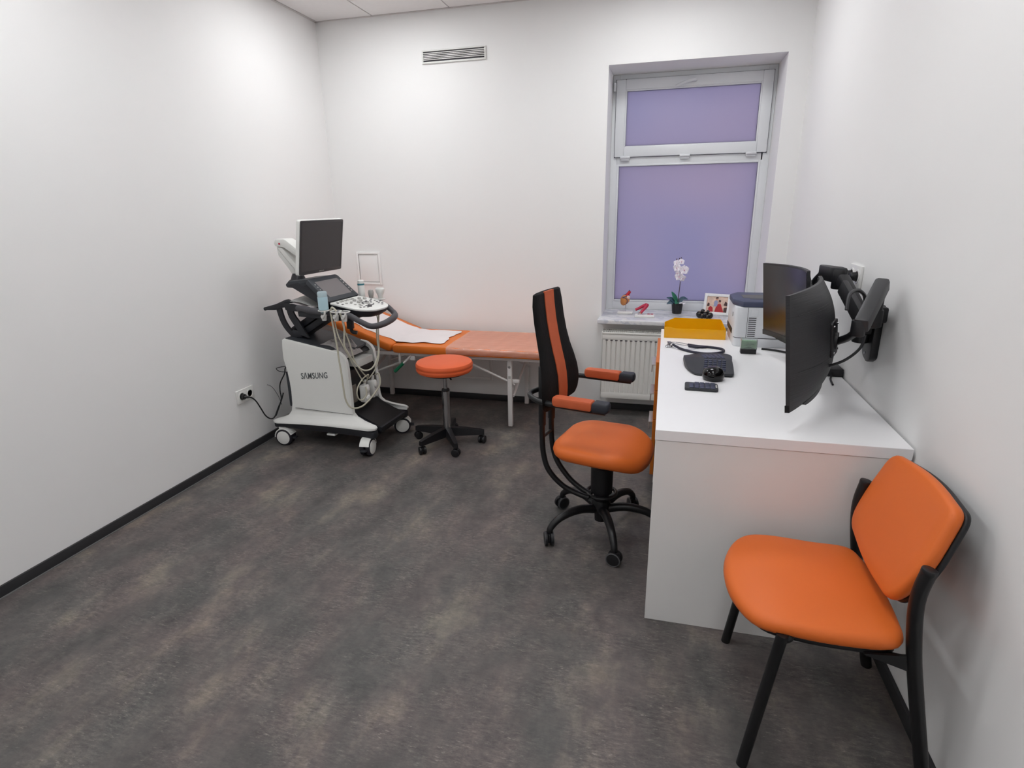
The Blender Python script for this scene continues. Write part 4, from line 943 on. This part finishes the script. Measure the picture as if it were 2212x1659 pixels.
# far arm
mb = MB(); bar(mb, W3(.690, 2.29, 1.075), W3(.655, 2.45, 1.185), .040, .046, .010); mb.build('spring_arm', 'arm_black', arm, 'black cover of the far arm')
mb = MB(); bar(mb, W3(.682, 2.26, 1.065), W3(.650, 2.41, 1.160), .022, .058, .006); mb.build('arm_core', 'arm_grey', arm)
mb = MB(); mb.cyl(W3(.652, 2.47, 1.14), W3(.652, 2.47, 1.215), .026, n=20, bev=.005); mb.prism(roundpoly([(.67-XR, 2.44-2.33), (.67-XR, 2.50-2.33), (.625-XR, 2.585-2.33), (.600-XR, 2.585-2.33), (.62-XR, 2.47-2.33)], .01, 3), .165, .222, .006); mb.build('arm_head', 'arm_black', arm)
mb = MB(); mb.tube([PX(.612, 2.57, 1.185), PX(.60, 2.62, 1.14), PX(.612, 2.69, 1.06), PX(.614, 2.705, 1.035)], .014, 10); mb.cyl(PX(.618, 2.712, 1.032), PX(.608, 2.711, 1.032), .03, n=18); mb.build('tilt_head', 'arm_black', arm)
mb = MB(); mb.tube([PX(.59, 2.10, 1.12), PX(.60, 2.13, 1.165), PX(.635, 2.18, 1.175), PX(.67, 2.22, 1.155), PX(.69, 2.26, 1.12)], .006, 8); mb.build('cable_clip', 'arm_grey', arm)
tag(MB().tube([(.66, 2.11, 1.035), (.645, 2.09, .995), (.60, 2.075, .955), (.555, 2.10, .925), (.545, 2.13, .915)], .0048, 8).build('monitor_cable', 'cable_black'), 'black cable curving from the wall mount to the nearest monitor', 'cable')
t = thing('power_plugs', 'pair of black plugs and cable in the socket above the desk', 'power plug', (XR, 2.655, 1.172))
for dy in (-.036, .036):
    mb = MB(); mb.cyl((-.0125, dy, 0), (-.036, dy, 0), .0185, .016, n=18, bev=.003); mb.build('plug', 'black_plastic', t)
mb = MB(); mb.tube([(-.036, -.036, 0), (-.05, -.04, -.005), (-.05, -.06, -.05), (-.045, -.10, -.10), (-.04, -.16, -.13)], .004, 8); mb.build('cable', 'cable_black', t)
t = thing('cable_hub', 'small black box on the desk against the right wall', 'power adapter', (.728, 2.655, .75))
MB().b2((-.032, -.045, .0), (.032, .045, .034), .004).build('body', 'black_plastic', t)
MB().tube([(-.01, -.045, .015), (-.03, -.10, .006), (-.04, -.18, .004)], .004, 8).build('cable', 'cable_black', t)

# ------------------------------------------------------------------ printer
pr = thing('laser_printer', 'white laser printer with dark blue lid at the far end of the desk', 'printer', (.55, 3.29, .75))
po = rrect(-.186, .186, -.180, .160, .035, 5)
MB().prism([(x*.985, y*.985) for x, y in po], .0, .045, .004).build('base', 'printer_white', pr)
MB().prism(po, .048, .206, .004).build('body', 'printer_white', pr)
MB().prism([(x*.975, y*.975) for x, y in po], .04, .05).build('base_gap', 'vent_dark', pr)
lid = roundpoly([(-.194, -.10), (-.150, -.184), (.186, -.184), (.186, .162), (-.150, .162), (-.194, .08)], .008, 3)
l_ = MB().prism(lid, .2065, .236, .007, 2).build('lid', 'printer_lid', pr)
MB().b2((-.14, -.06, .2355), (.02, .05, .2372), .0008, 1).b2((-.11, -.10, .2355), (-.02, -.085, .238), .001).build('lid_grip', 'key_dark', l_)
MB().b2((-.1885, -.11, .055), (-.1835, .12, .082), .001).build('paper_slot', 'printer_slot', pr)
MB().b2((-.125, -.1815, .05), (-.1235, -.1795, .204)).build('panel_seam', 'vent_dark', pr)
MB().b2((-.11, -.1825, .16), (-.075, -.1795, .195), .001).build('side_latch', 'printer_white', pr)
for k in range(10): MB().b2((-.118, -.1815, .055+k*.0105), (-.082, -.1795, .059+k*.0105)).build('vent_slit', 'vent_dark', pr)
mb = MB(); mb.cyl((-.1868, -.09, .155), (-.1858, -.09, .155), .0125, n=20); lg = mb.build('logo', 'printer_slot', pr)
text_part('hp', .018, .0002, 'key_grey', 'logo_letters', lg, Matrix(((0, 0, -1, -.1870), (-1, 0, 0, -.09), (0, 1, 0, .156), (0, 0, 0, 1))))
tag(MB().tube([(.50, 3.06, .755), (.54, 3.05, .755), (.60, 3.00, .757), (.66, 2.90, .757), (.71, 2.75, .757)], .005, 8).build('printer_cable', 'cable_black'), 'black cable lying on the desk beside the printer', 'cable')

# ------------------------------------------------------------------ letter tray
lt = thing('letter_tray', 'amber translucent plastic letter tray on the far end of the desk', 'letter tray', (.182, 3.375, .75))
MB().b2((-.160, -.115, .002), (.160, .115, .005), .001, 1).build('floor', 'amber', lt)
PN = XZ(0)
MB().prism([(-.162, 0), (-.162, .056), (-.150, .064), (-.098, .054), (.162, .054), (.162, 0)], -.118, -.1155, M=PN).build('wall', 'amber', lt)
MB().prism([(-.162, 0), (-.162, .045), (-.105, .072), (.150, .070), (.162, .056), (.162, 0)], .1155, .118, M=PN).build('wall', 'amber', lt)
MB().b2((.1595, -.1155, .002), (.162, .1155, .054)).build('wall', 'amber', lt)
mb = MB(); mb.b2((-.162, -.1155, .002), (-.1595, -.06, .050)); mb.b2((-.162, .06, .002), (-.1595, .1155, .042)); mb.b2((-.162, -.06, .002), (-.1595, .06, .018)); mb.build('wall', 'amber', lt)

# ------------------------------------------------------------------ stethoscope
sc = thing('stethoscope', 'dark blue stethoscope with steel chest piece on the desk', 'stethoscope', (.18, 3.0, .75))
D = lambda p: (p[0]-.18, p[1]-3.0, p[2]-.75)
mb = MB(); mb.tube([D((x, y, z)) for x, y, z in ((.066, 3.034, .764), (.107, 2.975, .757), (.162, 2.920, .757), (.22, 2.897, .757), (.273, 2.915, .757), (.306, 2.950, .757), (.311, 2.995, .757), (.287, 3.027, .757), (.24, 3.044, .757), (.196, 3.052, .757), (.143, 3.079, .757))], .0062, 10); mb.tube([D((x, y, .757)) for x, y in ((.24, 3.044), (.205, 3.030), (.17, 3.035), (.146, 3.048))], .0058, 10); mb.build('tubing', 'steth_tube', sc)
mb = MB(); mb.tube([D((x, y, .757)) for x, y in ((.143, 3.082), (.11, 3.112), (.075, 3.122), (.05, 3.11), (.043, 3.085))], .0022, 8); mb.tube([D((x, y, z)) for x, y, z in ((.146, 3.048, .757), (.11, 3.07, .756), (.08, 3.09, .756), (.055, 3.10, .757))], .0022, 8); mb.tube([D((x, y, .754)) for x, y in ((.20, 3.02), (.16, 2.995), (.11, 2.985), (.05, 3.015))], .0015, 6); mb.build('binaural', 'steel', sc)
mb = MB(); mb.lathe([(0, 0), (.017, 0), (.019, .003), (.015, .009), (.007, .012), (.006, .020), (.010, .024), (.010, .028), (0, .029)], 22, M=T(*D((.046, 3.032, .7515)))); mb.build('chest_piece', 'steel', sc)
for p in ((.043, 3.078, .757), (.055, 3.10, .757)): MB().sph(D(p), (.005, .006, .005), 10).build('ear_tip', 'steth_tube', sc)

# ------------------------------------------------------------------ keyboard, mouse, number pad
kb = thing('ergonomic_keyboard', 'black curved ergonomic keyboard with wide palm rest on the desk', 'keyboard', (.215, 2.70, .75))
def kz(x, y): return .010+.020*math.exp(-(y/.11)**2)*(1-.2*(x/.1))+.006*max(0, x/.1)
ol = spline([(-.105, .04, 0), (-.088, .10, 0), (-.055, .16, 0), (-.01, .188, 0), (.06, .186, 0), (.105, .165, 0), (.118, .10, 0), (.108, .0, 0), (.106, -.10, 0), (.098, -.182, 0), (.07, -.190, 0), (.0, -.188, 0), (-.05, -.188, 0), (-.075, -.155, 0), (-.098, -.07, 0)], 4, True)
ol = [(p.x, p.y) for p in ol]
mb = MB(); t = bmesh.new(); rings = []
for f, dz in ((.96, 'b'), (1.0, 'm'), (.985, 't'), (.9, 't'), (.75, 't'), (.55, 't'), (.35, 't'), (.15, 't')):
    rings.append([t.verts.new((x*f, y*f, 0 if dz == 'b' else (kz(x, y)*.5 if dz == 'm' else kz(x*f, y*f)))) for x, y in ol])
for a, b in zip(rings, rings[1:]):
    for k in range(len(ol)): t.faces.new((a[k], a[(k+1) % len(ol)], b[(k+1) % len(ol)], b[k]))
t.faces.new(rings[0][::-1]); t.faces.new(rings[-1]); bmesh.ops.recalc_face_normals(t, faces=t.faces); mb.add(t)
mb.build('body', 'keyboard_dark', kb)
for s_ in (-1, 1):
    mb = MB(); a = R(s_*9)
    for r in range(5):
        for c in range(6):
            lx = -.004+r*.0195; ly = s_*(.022+c*.0225)
            x = lx*math.cos(a)-ly*math.sin(a)*.55; y = lx*math.sin(a)*.6+ly
            if r == 0 and c > 4: continue
            wy = .0165
            mb.b2((x-.0076, y-wy/2, kz(x, y)-.002), (x+.0076, y+wy/2, kz(x, y)+.0032), .0018, 1)
    k_ = mb.build('key_block', 'key_cap', kb); k_['kind'] = 'stuff'
tm = thing('mouse', 'glossy black domed computer mouse beside the keyboard', 'mouse', (.226, 2.468, .75), R(4))
mb = MB(); mb.lathe([(0, .0), (.030, .0), (.040, .004), (.0445, .014), (.0455, .024), (.043, .036), (.036, .046), (.025, .053), (.012, .0565), (0, .0572)], 36, M=Matrix.Diagonal((1.0, 1.06, 1, 1))); mb.build('body', 'mouse_gloss', tm)
mb = MB(); mb.box((.026, 0, .0495), (.010, .005, .005), .002, M=T(0, 0, 0)); mb.build('scroll_wheel', 'black_plastic', tm)
npd = thing('number_pad', 'small black number pad on the desk next to the mouse', 'keypad', (.172, 2.330, .75), R(-2))
mb = MB(); mb.prism(rrect(-.064, .064, -.043, .043, .012), .0, .012, .003); mb.build('body', 'keyboard_dark', npd)
for r in range(4):
    for c in range(5):
        if (r, c) in ((3, 0),): continue
        xx = -.038+c*.0205; yy = -.031+r*.0205
        MB().b2((xx-.009, yy-.009, .0118), (xx+.009, yy+.009, .0150), .0015, 1).build('key', 'key_cap', npd)
MB().b2((.057-.003, -.02, .0118), (.060, .02, .0132), .001).build('legend', 'key_grey', npd)

# ------------------------------------------------------------------ card box
cb = thing('card_box', 'small clear box with a green card on a black foot beside the printer', 'card box', (.425, 2.975, .75))
MB().b2((-.036, -.020, .0), (.036, .020, .026), .002).build('foot', 'black_plastic', cb)
MB().b2((-.034, -.017, .0265), (.034, .004, .066), .001).build('cards', 'card_green', cb)
mb = MB(); mb.prism(roundpoly([(-.033, .0265), (.033, .0265), (.012, .034), (.0, .0385), (-.012, .034)], .003, 3), -.0182, -.0172, M=XZ(0)); mb.tube([(-.018, -.0178, .042), (-.004, -.0178, .048), (.004, -.0178, .046)], .0012, 6); mb.tube([(.008, -.0178, .047), (.016, -.0178, .050), (.024, -.0178, .046)], .0012, 6); mb.build('print', 'card_mark', cb)
mb = MB(); mb.b2((-.0375, -.0200, .024), (.0375, -.0188, .074)); mb.b2((-.0375, .017, .024), (.0375, .0185, .074)); mb.b2((-.0375, -.0188, .024), (-.036, .017, .074)); mb.b2((.036, -.0188, .024), (.0375, .017, .074)); mb.build('cover', 'acrylic', cb)

# ------------------------------------------------------------------ things on the sill
SZ = .6995
t = thing('heart_model', 'small anatomical heart model on a thin rod at the left end of the sill', 'anatomical model', (-.262, 4.275, SZ))
MB().b2((-.054, -.032, 0), (.054, .032, .016), .003).build('base', 'model_base', t)
MB().cyl((.004, 0, .016), (.002, 0, .062), .0022, n=10).build('rod', 'steel', t)
RH = Matrix.Rotation(R(24), 4, 'Y')
mb = MB(); mb.lathe([(0, -.042), (.010, -.040), (.022, -.028), (.031, -.008), (.033, .008), (.028, .024), (.016, .034), (0, .037)], 24, M=T(-.006, 0, .098) @ RH); h = mb.build('ventricles', 'heart_brown', t)
MB().sph((.016, -.008, .118), (.017, .018, .015), 16).build('atrium', 'heart_pale', t)
MB().tube([(-.020, -.028, .122), (0, -.034, .116), (.012, -.030, .106), (.014, -.026, .09), (.008, -.024, .075)], .0022, 8).tube([(-.022, -.026, .118), (-.008, -.028, .125), (.010, -.024, .130)], .003, 8).build('vessel_band', 'heart_blue', h)
MB().tube([(.004, 0, .122), (.014, 0, .140), (.024, 0, .155), (.028, 0, .163)], [.014, .0125, .011, .010], 14).build('aorta', 'heart_red', t)
MB().tube([(-.012, .006, .126), (.004, .012, .135), (.024, .016, .134)], [.010, .009, .008], 12).tube([(.022, 0, .160), (.026, -.004, .172)], [.004, .003], 8).build('pulmonary_vessel', 'heart_blue', t)
t = thing('artery_model', 'red artery model lying on a white base on the sill', 'anatomical model', (-.118, 4.165, SZ))
MB().b2((-.068, -.042, 0), (.068, .042, .016), .003).build('base', 'model_base', t)
mb = MB(); mb.tube([(.012, .024, .082), (.004, .006, .066), (-.014, -.014, .046), (-.028, -.030, .030)], [.015, .0125, .010, .0098], 14); mb.tube([(.008, .026, .080), (-.020, .020, .068), (-.046, .014, .054), (-.066, .008, .046)], [.014, .0115, .0098, .0095], 14); mb.build('artery', 'artery', t)
MB().cyl((-.0275, -.0295, .0305), (-.0287, -.0310, .0290), .0055, n=12).cyl((-.0655, .0082, .0463), (-.0672, .0077, .0456), .0052, n=12).build('artery_lining', 'artery_in', t)
MB().cyl((-.018, -.006, .016), (-.018, -.006, .045), .002, n=8).cyl((-.045, -.02, .016), (-.045, -.012, .036), .002, n=8).build('pins', 'steel', t)
for x in (.028, .050): MB().lathe([(0, 0), (.010, 0), (.010, .003), (.006, .004), (0, .003)], 14, M=T(x, .012, .0158)).build('artery_slice', 'artery', t)
t = thing('orchid', 'white orchid with green leaves in a small black pot on the sill', 'orchid', (.105, 4.335, SZ))
MB().lathe([(0, 0), (.030, 0), (.033, .003), (.040, .070), (.042, .072), (.042, .078), (.0385, .078), (.037, .068), (0, .066)], 26).build('pot', 'pot_black', t)
MB().lathe([(0, .066), (.036, .066), (.03, .070), (0, .072)], 18).build('soil', 'soil', t)
def leaf(P, w_, m):
    Q = spline(P, 5); n = len(Q); rings = []
    for i, p in enumerate(Q):
        u = i/(n-1); d = (Q[min(i+1, n-1)]-Q[max(i-1, 0)]).normalized(); s_ = d.cross(Vector((0, 0, 1)));
        s_ = s_.normalized() if s_.length > 1e-4 else Vector((1, 0, 0)); nn = s_.cross(d); s_ = (s_*.72+nn*.70*(1 if d.x < 0 else -1)).normalized(); nn = s_.cross(d)
        ww = 1.7*w_*max(.12, math.sin(PI*(.12+.86*u)))
        rings.append([p-s_*ww, p-nn*.0035, p+s_*ww, p+nn*.0015-nn*.0035+nn*.0035])
    MB().loft(rings).build('leaf', m, t)
leaf([(0, 0, .07), (-.012, -.002, .105), (-.030, -.004, .135), (-.045, -.006, .158)], .013, 'leaf')
leaf([(0, 0, .07), (-.02, -.006, .090), (-.045, -.012, .108), (-.078, -.014, .116)], .011, 'leaf_dark')
leaf([(0, 0, .07), (-.025, -.015, .082), (-.05, -.022, .084), (-.075, -.022, .070)], .012, 'leaf_dark')
leaf([(0, 0, .07), (.02, .004, .095), (.04, .006, .112), (.072, .004, .104)], .011, 'leaf_dark')
leaf([(0, 0, .07), (.022, -.012, .078), (.042, -.02, .076), (.060, -.02, .084)], .004, 'petal')
leaf([(0, 0, .07), (.0, -.02, .086), (-.008, -.036, .086), (-.014, -.048, .076)], .011, 'leaf')
MB().tube([(.004, 0, .068), (.006, 0, .14), (.010, 0, .22), (.008, .002, .28), (-.002, .002, .33), (-.014, .002, .372)], [.0032, .003, .0028, .0025, .0022, .0018], 8).build('stem', 'stem', t)
def flower(x, y, z, s_, rx, rz):
    M = T(x, y, z, rx=rx, rz=rz) @ Matrix.Rotation(PI/2, 4, 'X')
    fl = None
    mb = MB()
    for k in range(5):
        a = R(90+72*k); big = k in (1, 4); L2 = (.030 if not big else .031)*s_; W_ = (.013 if not big else .021)*s_
        ca, sa = math.cos(a), math.sin(a)
        ring = []
        for i in range(9):
            u = i/8; ww = W_*math.sin(PI*(.08+.9*u))**.8; zz = .006*u*u*s_
            c = Vector((ca*L2*u, sa*L2*u, zz)); n_ = Vector((-sa, ca, 0))
            ring.append([c-n_*ww+Vector((0, 0, -.003*s_)), c+Vector((0, 0, .0012)), c+n_*ww+Vector((0, 0, -.003*s_)), c-Vector((0, 0, .0012))])
        mb.loft(ring, M=M)
    fl = mb.build('flower', 'petal', t)
    MB().sph((0, -.002*s_, .006*s_), (.0035*s_, .0045*s_, .005*s_), 8, M=M).build('flower_lip', 'petal_pink', fl)
for x, y, z, s_, rx, rz in ((.030, -.014, .315, 1.15, -.15, .35), (-.018, -.016, .330, 1.0, -.1, -.5), (.000, -.018, .268, 1.05, .1, -.15), (.024, -.010, .256, .85, .25, .6), (-.022, -.008, .362, .8, -.3, -.3), (.008, -.010, .372, .75, -.4, .4), (-.012, -.016, .292, .8, .1, -.9)): flower(x, y, z, s_, rx, rz)
for x, z in ((-.016, .378), (-.006, .392), (-.024, .388), (.006, .396)): MB().sph((x, .0, z), (.0045, .0045, .0065), 8).build('bud', 'bud', t)

pf = bpy.data.objects.new('photo_frame', None); C.objects.link(pf); tag(pf, 'white framed family photograph leaning on the sill beside the printer', 'picture frame')
pf.matrix_world = T(.372, 4.315, SZ+.0012, rz=R(-17)) @ Matrix.Rotation(R(-14), 4, 'X')
mb = MB(); ringframe(mb, -.092, .092, 0, .150, .020, 0, .012, .002); mb.build('frame', 'frame_white', pf)
MB().b2((-.074, .006, .018), (.074, .010, .132)).build('photo_print', 'photo_cream', pf)
MB().b2((-.085, .010, .01), (.085, .014, .14)).build('backing', 'cabinet_white', pf)
FG = [('photo_red', [(-.012, .020), (-.004, .060), (.006, .078), (.026, .080), (.034, .060), (.052, .020)]), ('photo_shirt', [(-.022, .060), (-.020, .098), (-.006, .104), (.006, .094), (.002, .060)]),
      ('photo_skin', [(-.014, .106), (-.008, .120), (.004, .118), (.004, .104)]), ('photo_skin', [(.008, .082), (.010, .100), (.024, .100), (.024, .082)]), ('photo_dark', [(-.016, .114), (-.010, .126), (.006, .126), (.006, .117)]), ('photo_dark', [(.008, .096), (.012, .108), (.026, .105), (.025, .092)]),
      ('photo_red', [(-.058, .020), (-.056, .050), (-.042, .062), (-.026, .050), (-.022, .020)]), ('photo_dark', [(-.068, .058), (-.064, .084), (-.052, .082), (-.050, .060)]), ('photo_dark', [(.050, .020), (.050, .052), (.072, .058), (.073, .020)]), ('photo_dark', [(.046, .070), (.056, .100), (.070, .088), (.072, .066)])]
for k, (m_, pg) in enumerate(FG): MB().prism(roundpoly(pg, .004, 3), .0050-.0001*k, .0062, M=XZ(0)).build('printed_figure', m_, pf)
MB().b2((-.02, .014, .06), (.02, .017, .10)).build('hinge_plate', 'cabinet_white', pf)
mb = MB(); mb.b2((-.018, .015, .088), (.018, .018, .094)); mb.prism([(.016, .09), (.019, .09), (.052, .012), (.046, .010)], -.018, .018, M=Matrix(((0, 0, 1, 0), (1, 0, 0, 0), (0, 1, 0, 0), (0, 0, 0, 1)))); mb.build('strut', 'cabinet_white', pf)
t = thing('bead_ornament', 'cluster of shiny black round beads in front of the framed photograph', 'ornament', (.288, 4.172, SZ))
for x, y, z, r in ((-.032, .008, .024, .024), (.004, -.004, .024, .024), (.036, -.012, .022, .022), (-.016, -.018, .015, .015), (.018, -.032, .013, .013), (-.012, .004, .050, .014), (.022, -.006, .047, .012)):
    b = MB().sph((x, y, z), (r, r, r), 16).build('bead', 'bead_black', t)
    MB().lathe([(r*.35, r*.93), (r*.5, r*.95), (r*.5, r*1.05), (r*.35, r*1.08)], 14, M=T(x, y, z)).build('bead_cap', 'bead_gold', b)
